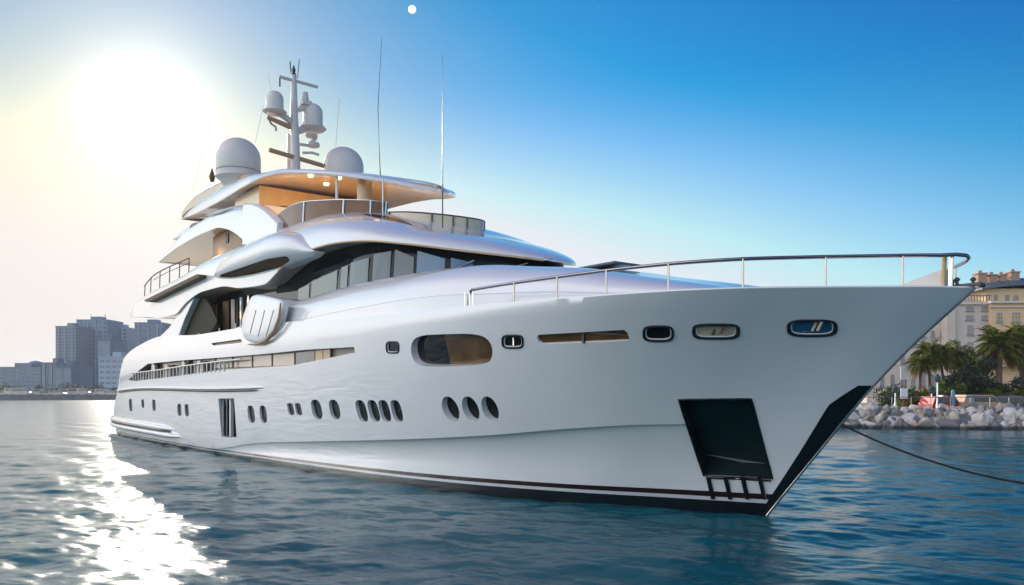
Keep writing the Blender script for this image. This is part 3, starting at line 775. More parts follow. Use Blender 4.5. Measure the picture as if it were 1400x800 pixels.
# shaded lounge under the overhang
loft('lounge_wall', np.linspace(-30.5, -24.0, 4), lambda x: sec_box(3.3, 9.0, 10.9), [TANL], yacht)
loft('sundeck_bar', np.linspace(-27.5, -24.3, 4), lambda x: sec_box(3.2, 9.5, 12.3), [TAN], yacht)
b = MB(); b.box(-24.28, -24.22, -2.2, -1.3, 11.0, 11.5); b.build('bar_hatch', BROWN, yacht, False)
b = MB(); p = un(311, 326, 3.32); b.box(p.x-.16, p.x+.16, p.y-.03, p.y+.02, p.z-.22, p.z+.22); b.build('lounge_door_window', RUBBER, yacht, False)
# slots in the overhang
b = MB(); b.tube([un(283,295,3.98), un(300,290,3.98), un(325,281,3.98)], [.03, .09, .02]); b.build('overhang_slot', GREYM, yacht)
# hardtop
hzb = T([(-37.3, 12.98), (-33, 12.6), (-28, 12.32), (-25, 12.28), (-22.7, 12.18), (-20.7, 11.98), (-19.2, 11.70), (-17, 11.25), (-14.4, 10.55), (-13.4, 10.2)])
hzt = T([(-37.3, 13.1), (-36, 13.3), (-33, 13.35), (-30, 13.25), (-27, 13.05), (-24.8, 12.85), (-22.7, 12.5), (-20.7, 12.22), (-19.2, 11.92), (-17, 11.47), (-14.4, 10.70), (-13.4, 10.27)])
hw = T([(-37.3, 3.0), (-33, 3.3), (-28, 3.6), (-22, 3.75), (-20, 3.65), (-18, 3.15), (-16.5, 2.25), (-15.4, 1.3), (-14.6, .6), (-14.3, .1)])
def sec_ht(x):
    w, zb, zt = hw(x), hzb(x), hzt(x); a = min(.35, w*.4)
    return [(0, zb+.28), (w*.55, zb+.25), (w*.85, zb+.12), (w-.03, zb), (w, zb+.05), (w-a*.12, zb+(zt-zb)*.6), (w-a*.5, zb+(zt-zb)*.9), (w-a, zt), (w*.6, zt+.08), (0, zt+.14)]
loft('hardtop', np.concatenate([np.linspace(-37.3, -18, 60)[:-1], np.linspace(-18, -14.3, 34)]), sec_ht, [PAINT, TAN], yacht, 40, lambda x, j: 1 if j < 3 else 0)
# raised aft terrace under the domes
loft('dome_platform', np.linspace(-37, -24.5, 20), lambda x: supere(3.05, hzt(x)-.1, hzt(x)+T([(-37, .35), (-34, .75), (-28, .6), (-24.5, .08)])(x), 6, 10), [TAN, TAN], yacht, 40)
loft('aft_step', np.linspace(-39.0, -35.6, 14), lambda x: supere(3.0, 12.05, 12.1+T([(-39, .02), (-37.5, .4), (-35.6, .6)])(x), 4, 10), [PAINT], yacht, 40)
# down-lights and hatches under the hardtop
LENS = mat('lamp_lens', (.9, .85, .7), .3); LENS.node_tree.nodes['Principled BSDF'].inputs['Emission Color'].default_value = (1, .8, .5, 1); LENS.node_tree.nodes['Principled BSDF'].inputs['Emission Strength'].default_value = 1.6
def warm_fill(x, y, z, e):  # added fill points under the overhangs, brightening the tan ceilings
    l = bpy.data.lights.new('overhang_fill', 'POINT'); l.energy = e; l.color = (1, .66, .34); l.shadow_soft_size = .25
    o = bpy.data.objects.new('overhang_fill', l); C.objects.link(o); o.parent = yacht; o.location = (x, y, z)
for x_, y_, z_, e_ in ((-22.3, -2.2, 10.7, 75), (-18.9, -1.6, 10.2, 65), (-20.5, 1.2, 10.4, 70), (-29.5, -3.55, 9.95, 9), (-26.5, -3.7, 6.6, 7)): warm_fill(x_, y_, z_, e_)
for X, S in ((-20.5, 2.4), (-19.3, 1.7), (-16.6, 1.5), (-22, 1.0)):
    b = MB(); z = hzb(X)+.08; b.lathe([(.10, -.03), (.13, .0), (.13, .08)], (X, -S, z), 12); b.build('ceiling_light', LENS, yacht)
for X, S, mm, r in ((-17.6, 2.6, PAINT, .05), (-17.2, 1.6, TAN, .30), (-15.0, 2.0, PAINT, .03)):
    b = MB(); b.tube([(X, -S, 9.2), (X, -S, hzb(X)+.1)], r, 12); b.build('sundeck_column', mm, yacht)

# sundeck windscreen: bronze panes, posts and top rail
def curve_pts(pts, k=10):
    P = [Vector(p) for p in pts]; out = []
    for i in range(len(P)-1):
        a, b_, c, d = P[max(i-1, 0)], P[i], P[i+1], P[min(i+2, len(P)-1)]
        for j in range(k):
            t = j/k; out.append(.5*((2*b_)+(c-a)*t+(2*a-5*b_+4*c-d)*t*t+(3*b_-a-3*c+d)*t**3))
    return out+[P[-1]]
def screen(name, bot, top, m, posts, railr, railm):
    B_ = curve_pts(bot); Tp = curve_pts(top); k = len(B_); th = Vector((0, 0, 0)); vs = []; fs = []
    for a, c in zip(B_, Tp):
        vs += [a, c, c+Vector((-.01, .02, 0)), a+Vector((-.01, .02, 0))]
    for i in range(k-1):
        for j in range(4): fs.append((i*4+j, i*4+(j+1) % 4, (i+1)*4+(j+1) % 4, (i+1)*4+j))
    root = mk(name, vs, fs, m, yacht, True, 60)
    b = MB(); b.tube(Tp, railr); b.build('top_rail', railm, root)
    for p_ in posts:
        i = int(p_*(k-1)); b = MB(); b.tube([B_[i]+Vector((.02, -.02, 0)), Tp[i]+Vector((.02, -.02, 0))], .035, 6); b.build('post', railm, root)
    return root
screen('windscreen', [(-21.6, -3.65, 9.5), (-19.2, -3.68, 9.4), (-17, -3.25, 9.3), (-15.5, -2.5, 9.2), (-14.9, -1.9, 9.2)],
       [(-21.6, -3.60, 10.28), (-19.2, -3.62, 10.46), (-17, -3.2, 10.26), (-15.5, -2.45, 10.08), (-14.9, -1.85, 9.98)], BROWNG, (.03, .33, .62, .8, .99), .03, CHROME)
CLRG = mat('cream_screen', (.62, .52, .36), .08, spec=.6, noise=.08, nscale=.8)
bs = [(-14.6, -2.0, 8.6), (-13.6, -1.7, 8.45), (-12.8, -1.0, 8.5), (-12.4, 0, 8.45), (-12.8, 1.0, 8.5), (-13.8, 1.6, 8.6), (-16, 1.9, 8.9)]
bt = [(-14.6, -2.0, 9.55), (-13.6, -1.7, 9.42), (-12.8, -1.0, 9.30), (-12.4, 0, 9.24), (-12.8, 1.0, 9.32), (-13.8, 1.6, 9.45), (-16, 1.9, 9.8)]
screen('bow_screen', bs, bt, CLRG, (.02, .3, .42, .5, .7, .99), .025, BLACK)
b = MB(); b.box(-17.0, -14.8, -1.2, 1.2, 8.9, 9.7); b.box(-17.0, -16.7, -1.2, 1.2, 9.7, 10.0); b.build('sun_lounge', TAN, yacht)

# aft deck rail on the upper deck
b = MB(); pr = [(-40.6, -4.2, 9.35), (-38.5, -4.2, 9.75), (-35.5, -4.2, 9.85), (-31.5, -4.2, 9.85)]
b.tube(curve_pts(pr, 6), .035); b.tube([Vector(p)+Vector((0, 0, -.25)) for p in pr[1:]], .02); ar = b.build('aft_rail', GREYX, yacht)
for x in (-40.6, -39.2, -37.2, -35.2, -33.3, -31.6):
    b = MB(); b.tube([(x, -4.2, 8.7), (x+.15, -4.2, T([(p[0], p[2]) for p in pr])(x))], .028, 6); b.build('rail_post', GREYX, ar)

# radomes
def dome(parent, name, X, S, z0, z1, r, m=GREYD, flare=1.0, ped=0):
    prof = [(r*.55, -ped)] if ped else []
    prof += [(r*.82*flare, 0), (r*1.02*flare, (z1-z0)*.08), (r*1.0, (z1-z0)*.22), (r*1.005, (z1-z0)*.225)]
    zc = z1-z0-r*.98
    prof += [(r, max(zc, (z1-z0)*.3))]
    for i in range(1, 13):
        t = i/12*math.pi/2; prof.append((r*math.cos(t)+.001, zc+r*.98*math.sin(t)))
    b = MB(); b.lathe(prof, (X, -S, z0), 40); return b.build(name, m, parent, True, 50)
d1 = dome(yacht, 'radome', -28.3, 2.75, 13.35, 15.5, 1.06, ped=.4)
dome(yacht, 'radome', -28.0, -2.75, 13.5, 16.0, 1.06, ped=.4)
for d_, X, S, z in ((0, -28.3, 2.75, 13.83), (1, -28.0, -2.75, 14.05)):
    b = MB(); b.tube([(X+1.068*math.cos(t), -S+1.068*math.sin(t), z) for t in np.linspace(0, 2*math.pi, 40)[:-1]], .012, 6, closed=True); b.build('seam', GREYX, d1 if d_ == 0 else yacht)
# mast with its yards, small domes, radar and lamps
b = MB(); b.tube([(-27.7, 0, 12.8), (-27.85, 0, 15), (-28.0, 0, 17.2), (-28.05, 0, 19.2)], [.26, .24, .20, .13], 12)
b.tube([(-28.6, 0, 12.8), (-28.6, 0, 16.3)], [.16, .14], 10)
mast = b.build('mast', GREYM, yacht)
b = MB(); b.tube([(-28.05, -.78, 18.95), (-28.05, 0, 18.93), (-28.05, 1.3, 18.9)], .085, 8); b.build('yard', GREYM, mast)
b = MB(); b.tube([(-28.05, -.74, 18.9), (-28.05, -.74, 18.45)], .04, 8); b.build('yard_lamp', GREYX, mast)
b = MB(); b.tube([(-27.75, -1.4, 15.05), (-27.75, 1.55, 14.75)], .12, 8); b.build('lower_yard', TEAKT, mast)
b = MB(); b.tube([(-28, -1.4, 16.75), (-28, -.7, 16.6), (-28, .2, 16.4)], [.10, .13, .14], 8); b.tube([(-28, -1.38, 16.75), (-28, -1.2, 16.45), (-28, -.98, 16.35), (-28, -.95, 16.15)], .05, 6)
b.build('bracket', TEAKT, mast)
for s in (1, -1):
    b = MB(); b.tube([(-28, 0, 16.3 if s < 0 else 16.7), (-28, -s*.5, 16.5 if s < 0 else 16.95), (-28, -s*1.0, 16.75 if s < 0 else 17.1)], [.2, .16, .12], 8); b.build('dome_arm', GREYM, mast)
    dome(mast, 'small_dome', -28, 1.02*s, 17.0 if s > 0 else 16.55, 18.15 if s > 0 else 17.95, .43 if s > 0 else .5, GREYD, 1.35)
b = MB(); b.box(-28.3, -27.7, .35, .85, 17.75, 17.95); b.tube([(-28, 0, 17.3), (-28, .4, 17.55), (-28, .65, 17.8)], [.06, .14, .22], 8); b.tube([(-28, .6, 17.9), (-28, .6, 18.45)], [.22, .13], 8); b.build('searchlight', GREYM, mast)
b = MB(); b.tube([(-28, .3, 15.7), (-28, .9, 15.75)], .08, 8); b.lathe([(.3, 0), (.34, .08), (.3, .2)], (-28, -0+1.05, 15.72), 16); b.tube([(-28, .9, 15.9), (-28, 1.2, 16.2)], .09, 8); b.tube([(-28.0, .45, 15.3), (-28, 1.0, 15.4), (-28, 1.35, 15.35)], .07, 8)
b.lathe([(.28, 0), (.33, .07), (.28, .16)], (-28, .95, 16.2), 16); b.build('radar_scanner', GREYM, mast)
b = MB(); b.lathe([(.10, 0), (.13, .1), (.06, .2), (.10, .3), (.03, .55)], (-28.05, 0, 19.15), 10); b.tube([(-28.05, .2, 19.1), (-28.05, .3, 20.1)], .02, 6); b.tube([(-28.05, -.15, 19.3), (-28.05, -.2, 19.85)], .03, 6); b.build('masthead_light', GREYX, mast)
# whip aerials
for S, X, zb_, ztp, lean in ((2.5, -14.27, 10.7, 15.65, .35), (2.5, -10.17, 8.2, 13.75, .0)):
    b = MB(); b.tube([(X, -S, zb_), (X-lean*.5, -S, (zb_+ztp)/2), (X+lean*.3, -S, ztp)], [.022, .015, .008], 8); b.build('whip_aerial', GREYX, yacht)
for px0, py0, px1, py1 in ((360, 145, 349, 195), (464, 135, 459, 200), (278, 205, 263, 262), (366, 100, 372, 130)):
    b = MB(); b.tube([un(px0, py0, 1), un(px1, py1, 1)], .012, 6); b.build('whip_aerial', GREYD, yacht)
b = MB(); p = un(290, 242, 3.0); b.tube([p+Vector((0, 0, -.25)), p, p+Vector((0, 0, .45))], [.10, .16, .02], 8); b.tube([p, p+Vector((.9, 0, -.1))], .03, 6); b.build('stern_lamp', BROWN, yacht)

# ------------------------------------------------------------ bow rail
def sheer_pt(px):                                     # the sheer under a given sight line
    best = None
    for s in np.linspace(0.0, .3, 1500):
        X5 = xstem(5)*(1-s)-52*s; z = ztop(X5); xs_ = xstem(z); x = xs_*(1-s)-52*s; S = hull_S(xs_-x, z, x)
        p = MW @ Vector((x, -S+.08, z)); q = CX+FOC*p.x/p.y
        if best is None or abs(q-px) < best[0]: best = (abs(q-px), Vector((x, -S+.08, z+.03)))
    return best[1]
rt = []; 
S_stations = [q for q in np.linspace(0, 1, 40)]
def sheer_at(x5):
    s = (xstem(5)-x5)/(xstem(5)+52); z = ztop(x5); xs_ = xstem(z); x = xs_*(1-s)-52*s
    return x, max(hull_S(xs_-x, z, x)-.10, 0), z
rh = T([(-6.2, .42), (-3.4, .50), (0, .56), (4.64, .62)])
star = [sheer_at(x) for x in np.concatenate([np.linspace(-5.7, 3.4, 40), np.linspace(3.5, 4.3, 9)])]
top = [Vector((x+.0, -S, z+rh(x))) for x, S, z in star]
nose = [Vector((4.45, -.28, 5.0+.62)), Vector((4.52, 0, 5.0+.62)), Vector((4.45, .28, 5.0+.62))]
port_ = [Vector((p.x, -p.y, p.z)) for p in top[::-1]]
allp = [Vector((top[0].x-.16, top[0].y, top[0].z-.42)), Vector((top[0].x-.12, top[0].y, top[0].z-.12)), Vector((top[0].x-.02, top[0].y, top[0].z-.02))]+top+nose+port_
b = MB(); b.tube(allp, .038, 10); brail = b.build('bow_rail', RAILM, yacht)
for px in (703, 762, 829, 914, 1016, 1129, 1234):
    p = sheer_pt(px); b = MB(); z = rh(p.x); b.tube([p, p+Vector((0, 0, z-.03))], .022, 8); b.build('rail_post', STEEL, brail)
    b = MB(); q = Vector((p.x, -p.y, p.z)); b.tube([q, q+Vector((0, 0, z-.03))], .022, 8); b.build('rail_post', STEEL, brail)
for dx in (-.05, .08):
    b = MB(); b.tube([(4.25+dx, -.25, 5.0), (4.27+dx, -.25, 5.62)], .045, 10); b.build('rail_post', GOLD if dx < 0 else CHROME, brail)
# boarding gate posts at the rail's aft end
for px in (636, 642, 647):
    p = sheer_pt(px); b = MB(); b.tube([p, p+Vector((0, 0, .36))], .022, 8); b.build('gate_post', CHROME, yacht)
# bow fittings: roller, bollards, windlass cover
b = MB(); b.box(3.7, 4.78, -.10, .10, 5.02, 5.07); b.tube([(4.78, -.12, 5.03), (4.78, .12, 5.03)], .045, 10); b.build('bow_roller', GREYX, yacht)
for X, S in ((4.4, .12), (4.6, -.1), (4.2, -.15)):
    b = MB(); b.lathe([(.03, 0), (.03, .08), (.055, .09), (.055, .12), (.02, .15)], (X, -S, 5.05), 10); b.build('bollard', GREYX, yacht)
b = MB(); b.add([(3.0, -.7, 4.7), (4.2, -.3, 4.9), (4.2, .3, 4.9), (3.0, .7, 4.7), (3.4, -.4, 5.12), (4.15, -.2, 5.38), (4.15, .2, 5.38), (3.4, .4, 5.12)], [(0,3,2,1),(4,5,6,7),(0,1,5,4),(1,2,6,5),(2,3,7,6),(3,0,4,7)])
b.build('windlass_cover', GREYM, yacht)
# sun pad, wipers and hatch on the trunk
b = MB(); b.box(-6.6, -4.5, -.5, .6, 6.56, 6.63); o_ = b.build('foredeck_sunpad', BLUEG, yacht)
md = o_.modifiers.new('bevel', 'BEVEL'); md.width = .06; md.segments = 3
for a, c in (((-9.9, -2.55, 6.78), (-9.2, -1.95, 7.1)), ((-8.8, -1.2, 6.8), (-8.35, -.5, 7.05))):
    b = MB(); b.tube([a, c], .022, 6); b.build('wiper', CHROME, yacht)

# ------------------------------------------------------------ mooring rope
b = MB(); p0 = MW @ Vector((1.95, -.02, 2.28)); pe = world_pt(1400, 661, 15.5); pts = []
for k in np.linspace(0, 1.9, 40):
    p = p0.lerp(pe, k); p.z -= .32*4*k*(1-k)*.5 if k <= 1 else 0
    if k > 1: p = pe+(pe-pts[20])*(k-1)*1.1
    pts.append(p.copy())
b.tube(pts, .022, 8); tag(b.build('mooring_rope', ROPE), 'black mooring rope running from the bow out to the right over the water', 'rope')

# ------------------------------------------------------------ the moon
b = MB(); c = world_pt(563.5, 13, 9000); pr_ = [(0.5, -44)]+[(44*math.cos(t), 44*math.sin(t)) for t in np.linspace(-1.5, 1.5, 20)]+[(0.5, 44)]
MOON = mat('self_lit_moon', (.8, .8, .8), .9)
MOON.node_tree.nodes['Principled BSDF'].inputs['Emission Color'].default_value = (1, .98, .95, 1)
MOON.node_tree.nodes['Principled BSDF'].inputs['Emission Strength'].default_value = .95  # emission stands in for sunlight on the full disc
b.lathe(pr_, c, 32); tag(b.build('moon', MOON), 'small round white moon high in the sky above the yacht', 'moon')

# ------------------------------------------------------------ shores
SAND = mat('quay_concrete', (.30, .27, .23), .8, noise=.2, nscale=.4)
SEAW = mat('seawall_stone', (.10, .12, .14), .8, noise=.3, nscale=.5)
b = MB(); b.box(-420, -6, 276, 1200, -1.2, 1.45); tag(b.build('far_shore', SAND, None, False), kind='structure')
b = MB(); b.box(-421, -5, 274.5, 277.2, -1.2, 1.9); tag(b.build('seawall', SEAW, None, False), 'long low dark seawall along the far shore on the left', 'seawall')
def coast(name, m, top, front, off=0):
    xs = [20, 26, 34, 44, 60, 90, 160]; ys = [84, 68.5, 66, 65.2, 65, 66, 74]
    vs = []; fs = []
    for x, y in zip(xs, ys): vs += [(x, y+off, -1.2), (x, y+off+1.0, top), (x, 420, top), (x, 420, -1.2)]
    for i in range(len(xs)-1):
        for j in range(4): fs.append((i*4+j, i*4+(j+1) % 4, (i+1)*4+(j+1) % 4, (i+1)*4+j))
    fs += [(3, 2, 1, 0), tuple(range(len(vs)-4, len(vs)))]
    return tag(mk(name, vs, fs, m, None, False), kind='structure')
coast('quay', SAND, 1.55, 0)

WALLW = mat('pale_stucco', (.66, .56, .47), .8, noise=.08, nscale=.3)
WALLG = mat('warm_grey_stucco', (.62, .54, .47), .8, noise=.08, nscale=.3)
WALLB = mat('beige_stucco', (.76, .53, .31), .8, noise=.08, nscale=.3)
TRIM = mat('stone_trim', (.66, .58, .48), .7, noise=.06)
ROOFB = mat('slate_roof', (.09, .13, .17), .5, noise=.15, nscale=1)
WINF = mat('window_frame_grey', (.30, .30, .31), .6, noise=.1)
WING = mat('house_glass', (.05, .06, .07), .08, spec=.7, noise=.3, nscale=.4)
CHIM = mat('chimney_clay', (.42, .27, .19), .8, noise=.15)
_wd = {}
def win_mesh(w, h, arch):
    key = (round(w, 2), round(h, 2), arch)
    if key in _wd: return _wd[key]
    f = MB(); t = .10
    if arch:
        out = [(-w/2, 0), (w/2, 0)]+[(w/2*math.cos(a), h-w/2+w/2*math.sin(a)) for a in np.linspace(0, math.pi, 10)]
    else: out = [(-w/2, 0), (w/2, 0), (w/2, h), (-w/2, h)]
    cx_, cz_ = 0, h/2; inn = [(x*(1-2*t/w), cz_+(z-cz_)*(1-2*t/h)) for x, z in out]; k = len(out)
    vs = [(x, -.06, z) for x, z in out]+[(x, -.06, z) for x, z in inn]+[(x, .10, z) for x, z in out]+[(x, .10, z) for x, z in inn]; fs = []
    for i in range(k):
        j = (i+1) % k; fs += [(i, j, k+j, k+i), (i, 2*k+i, 2*k+j, j), (k+i, k+j, 3*k+j, 3*k+i)]
    f.add(vs, fs); f.box(-.03, .03, -.05, .05, t, h-t*1.2); f.box(-w/2+t, w/2-t, -.048, .04, h*.5-.03, h*.5+.03)
    f.box(-w/2-.12, w/2+.12, -.2, .0, -.14, -.002)
    p = MB(); p.add([(x, .03, z) for x, z in inn]+[(x, .09, z) for x, z in inn], [tuple(range(k)), tuple(range(2*k-1, k-1, -1))])
    fo = f.build('window', WINF, None, False); po_ = p.build('pane', WING, None, False)
    r = (fo.data, po_.data); bpy.data.objects.remove(fo); bpy.data.objects.remove(po_); _wd[key] = r; return r
def window(parent, x, y, z, w, h, arch=False):
    a, c = win_mesh(w, h, arch)
    o = bpy.data.objects.new('window', a); C.objects.link(o); o.parent = parent; o.location = (x, y, z)
    q = bpy.data.objects.new('pane', c); C.objects.link(q); q.parent = o
# pale hotel with its two wings, and the beige one on the right: at depth D one metre is FOC/D pixels
def P(px, py, D): return ((px-CX)/FOC*D, CAMZ+(HY-py)/FOC*D)
GZ = 1.55
h = empty('pale_hotel', (55.5, 100, GZ)); tag(h, 'pale grey hotel facade with small square windows behind the palms', 'hotel')
D = 100
def hb(x0, x1, ytop, y0, y1, m, nm, root, zoff=0):
    a, zt = P(x0, ytop, D); c, _ = P(x1, ytop, D); rx, ry, rz = root.location
    b = MB(); b.box(a-rx, c-rx, y0-ry, y1-ry, zoff, zt-rz); return b.build(nm, m, root, False)
hb(1190, 1296, 432, 101, 118, WALLW, 'low_wing', h)
hb(1292, 1304, 420, 99.6, 110, WALLG, 'buttress', h)
hb(1303.6, 1354, 416, 100, 118, WALLG, 'wall', h)
hb(1306, 1352, 403, 103, 118, WALLW, 'penthouse', h)
a, z = P(1303, 416, D); c, _ = P(1354, 416, D)
b = MB(); b.box(a-.3-55.5, c-55.5, -.35, .2, z-GZ-.05, z-GZ+.25); b.build('cornice', TRIM, h, False)
b = MB()
for k in range(12): b.box(a+.2+k*.38-55.5, a+.28+k*.38-55.5, -.2, -.12, z-GZ+.25, z-GZ+1.0)
b.box(a-55.5, c-55.5, -.22, -.10, z-GZ+1.0, z-GZ+1.08); b.build('balustrade', GREYX, h, False)
a, z = P(1188, 432, D); c, _ = P(1292, 432, D)
b = MB(); b.box(a-55.5, c-55.5, .7, 1.2, z-GZ, z-GZ+.3); b.build('cornice', TRIM, h, False)
for px, yt, yb, wpx, ar in ((1325.5,419,424.5,9,0),(1347,419,424.5,10,0),(1325.5,431,437,9,0),(1347,431,437,10,0),(1326.5,445,457.5,7.5,0),(1347,446,458,7.5,0),(1326.5,468,480,7.5,0),(1347,470,482,7.5,0),(1326.5,492,504,7.5,0),(1347,494,506,7.5,0),(1326.5,515,529,7.5,0),(1310,470,481,5,0),(1310,493,505,5,0)):
    x, z0 = P(px, yb, D); _, zt_ = P(px, yt, D); window(h, x-55.5, -.02, z0-GZ, wpx/FOC*D, zt_-z0, False)
for px in (1206, 1220, 1234, 1248, 1262, 1275, 1287.5):
    for yt, yb, ar in ((451,460,1),(464,471,0),(484,497,0),(512,528,1)):
        x, z0 = P(px, yb, D); _, zt_ = P(px, yt, D); window(h, x*1.01-55.5, .98, z0-GZ, 5.0/FOC*D, zt_-z0, bool(ar))
D = 99.4
h2 = empty('beige_hotel', (62, 99.4, GZ)); tag(h2, 'beige hotel with dark mansard roof and clay chimneys at the right edge', 'hotel')
rx, ry = 62, 99.4
hb(1354.5, 1500, 412, 99.4, 118, WALLB, 'wall', h2)
hb(1356, 1499, 393, 100.6, 117.5, WALLB, 'upper_wall', h2, 9)
a, z = P(1352, 415, D); c, _ = P(1500, 415, D)
b = MB(); b.box(a-rx, c-rx, -.5, 1.3, z-GZ, z-GZ+.28); b.box(a-rx, c-rx, -.3, .1, z-GZ-.5, z-GZ-.3); b.build('cornice', TRIM, h2, False)
a, z = P(1345, 392, D); c, _ = P(1500, 378, D); zt_ = P(0, 374, D)[1]
b = MB(); n_ = 14; vs = []; fs = []
for i in range(n_+1):
    t = i/n_; x = a+(c-a)*t-rx; e = z-GZ-.3+.55*math.sin(min(t*2.5, 1)*math.pi/2); tp = z-GZ+.0+(zt_-z)*math.sin(min(t*3, 1)*math.pi/2)
    vs += [(x, .3, e), (x, .3, e+.18), (x, 4, max(tp, e+.3)), (x, 22, max(tp, e+.3)), (x, 22, e)]
for i in range(n_):
    for j in range(5): fs.append((i*5+j, i*5+(j+1) % 5, (i+1)*5+(j+1) % 5, (i+1)*5+j))
fs += [(4,3,2,1,0), tuple(range(len(vs)-5, len(vs)))]
b.add(vs, fs); rf = b.build('roof', ROOFB, h2, False)
for px0, px1, yt in ((1353, 1365, 369), (1370, 1379.5, 371), (1384, 1393, 371), (1399, 1411, 367)):
    a, z = P(px0, yt, D); c, zb_ = P(px1, 392, D)
    b = MB(); b.box(a-rx, c-rx, 2.4, 3.6, zb_-GZ, z-GZ-.15); b.box(a-rx-.1, c-rx+.1, 2.3, 3.7, z-GZ-.15, z-GZ); b.tube([((a+c)/2-rx, 3, z-GZ), ((a+c)/2-rx, 3, z-GZ+.35)], .22, 10)
    b.build('chimney', CHIM, rf, False)
for px, yt, yb, wpx, ar, dy in ((1369,402,414,5,0,1.2),(1385,402,414,5.5,0,1.2),(1397,402,414,7,1,1.2),(1412,402,414,5.5,0,1.2),(1389,427.5,440,10,0,0),(1366,428,440,7,0,0),(1412,427.5,440,10,0,0),(1389,455,469,8,0,0),(1366,455,469,8,0,0),(1412,455,469,8,0,0),(1389,484,498,8,0,0),(1366,484,498,8,0,0),(1389,514,530,8,1,0),(1366,514,530,8,1,0)):
    x, z0 = P(px, yb, D); _, zt_ = P(px, yt, D); window(h2, x-rx, dy-.02, z0-GZ, wpx/FOC*D, zt_-z0, bool(ar))
b = MB(); a, z = P(1354, 500, D); c, _ = P(1480, 500, D); b.box(a-rx, c-rx, -1.6, .05, z-GZ-.15, z-GZ); b.build('balcony', TRIM, h2, False)

# far towers on the left
TW = [mat('tower_blue_grey', (.07, .17, .30), .6, noise=.08, nscale=.1), mat('tower_slate', (.055, .13, .22), .6, noise=.08, nscale=.1),
      mat('tower_warm_grey', (.14, .19, .26), .7, noise=.08, nscale=.1), mat('tower_brown', (.20, .15, .17), .7, noise=.08, nscale=.1), mat('tower_pale', (.32, .40, .50), .7, noise=.06, nscale=.1)]
TGL = mat('tower_glass', (.02, .10, .20), .15, spec=.7, noise=.3, nscale=.05)
TRB = mat('tower_rib', (.26, .30, .34), .7, noise=.08)
def tower(name, label, x0, x1, ytop, D, cols, rows, wm, gm=TGL, extra=None, depth=18, ribs=0, ground=1.45, wfrac=(.62, .5)):
    a, zt = P(x0, ytop, D); c, _ = P(x1, ytop, D); w = c-a; H = zt-ground
    o = empty(name, ((a+c)/2, D, ground)); tag(o, label, 'building')
    b = MB(); b.box(-w/2, w/2, 0, depth, 0, H); b.build('wall', TW[wm], o, False)
    b = MB(); b.box(-w/2-.3, w/2+.3, -.3, depth+.3, H, H+.5); b.box(-w*.2, w*.15, depth*.3, depth*.6, H+.5, H+2.6); b.build('roof', TW[wm], o, False)
    cw, rh_ = w/cols, (H-2)/rows
    m_ = MB(); m_.box(-cw*wfrac[0]/2, cw*wfrac[0]/2, -.12, .05, -rh_*wfrac[1]/2, rh_*wfrac[1]/2); m0 = m_.build('window', gm, o, False); first = True
    for i in range(cols):
        for j in range(rows):
            q = m0 if first else m0.copy()
            if not first: C.objects.link(q)
            first = False; q.location = (-w/2+cw*(i+.5), 0, 1.6+rh_*(j+.5))
    for k in range(ribs):
        b = MB(); x = -w/2+w*(k+.5)/ribs; b.box(x-.25, x+.25, -.55, 0, 0, H-.3); b.build('rib', TRB, o, False)
    return o, w, H
tower('low_block', 'low pale block with many small windows beside the left edge of the photo', -10, 56, 503, 400, 14, 6, 2, ribs=0, depth=20)
o, w, H = tower('domed_block', 'low building under a rounded roof, left of the blue glass block', 30, 51, 500, 415, 4, 4, 0, depth=16)
b = MB(); b.lathe([(4.2, 0), (4.0, .8), (3.0, 1.7), (1.4, 2.2), (.1, 2.4)], (0, 6, H+.5), 20); b.build('dome', TW[0], o)
tower('glass_block', 'low grey block with tall blue glass panels, left of the big towers', 57, 76, 497, 360, 2, 1, 2, wfrac=(.7, .9), ribs=2)
tower('glass_block', 'wide low dark blue glass block at the foot of the leftmost tower', 74.5, 98, 501, 350, 2, 1, 1, wfrac=(.86, .9), ribs=0)
tower('residential_tower', 'leftmost big tower, grey with pale vertical ribs and tight rows of windows', 76, 104, 447, 440, 5, 20, 2, ribs=3)
o, w, H = tower('residential_tower', 'tallest blue grey tower carrying two thin aerials on its roof', 104.5, 147, 438, 455, 6, 16, 0, ribs=4)
for x in (-w*.12, w*.34):
    b = MB(); b.tube([(x, 3, H), (x, 3, H+3.6)], .18, 6); b.build('aerial', GREYX, o)
tower('residential_tower', 'stepped grey tower right behind the dark blue slab', 147.5, 173, 448.5, 470, 5, 18, 4, ribs=2)
tower('office_slab', 'plain dark blue slab standing in front of the tallest tower', 134, 151, 465, 400, 1, 1, 1, wfrac=(.97, .98))
tower('pale_office', 'pale squat office block with white window bands near the yacht stern', 135, 169, 489, 340, 4, 6, 4, wfrac=(.7, .35))
tower('brown_block', 'brown narrow block partly hidden between two towers', 173, 184.5, 455, 480, 3, 14, 3)
tower('residential_tower', 'dark grey tower seen just above the yacht stern', 184, 222, 442, 455, 7, 14, 1, ribs=3)
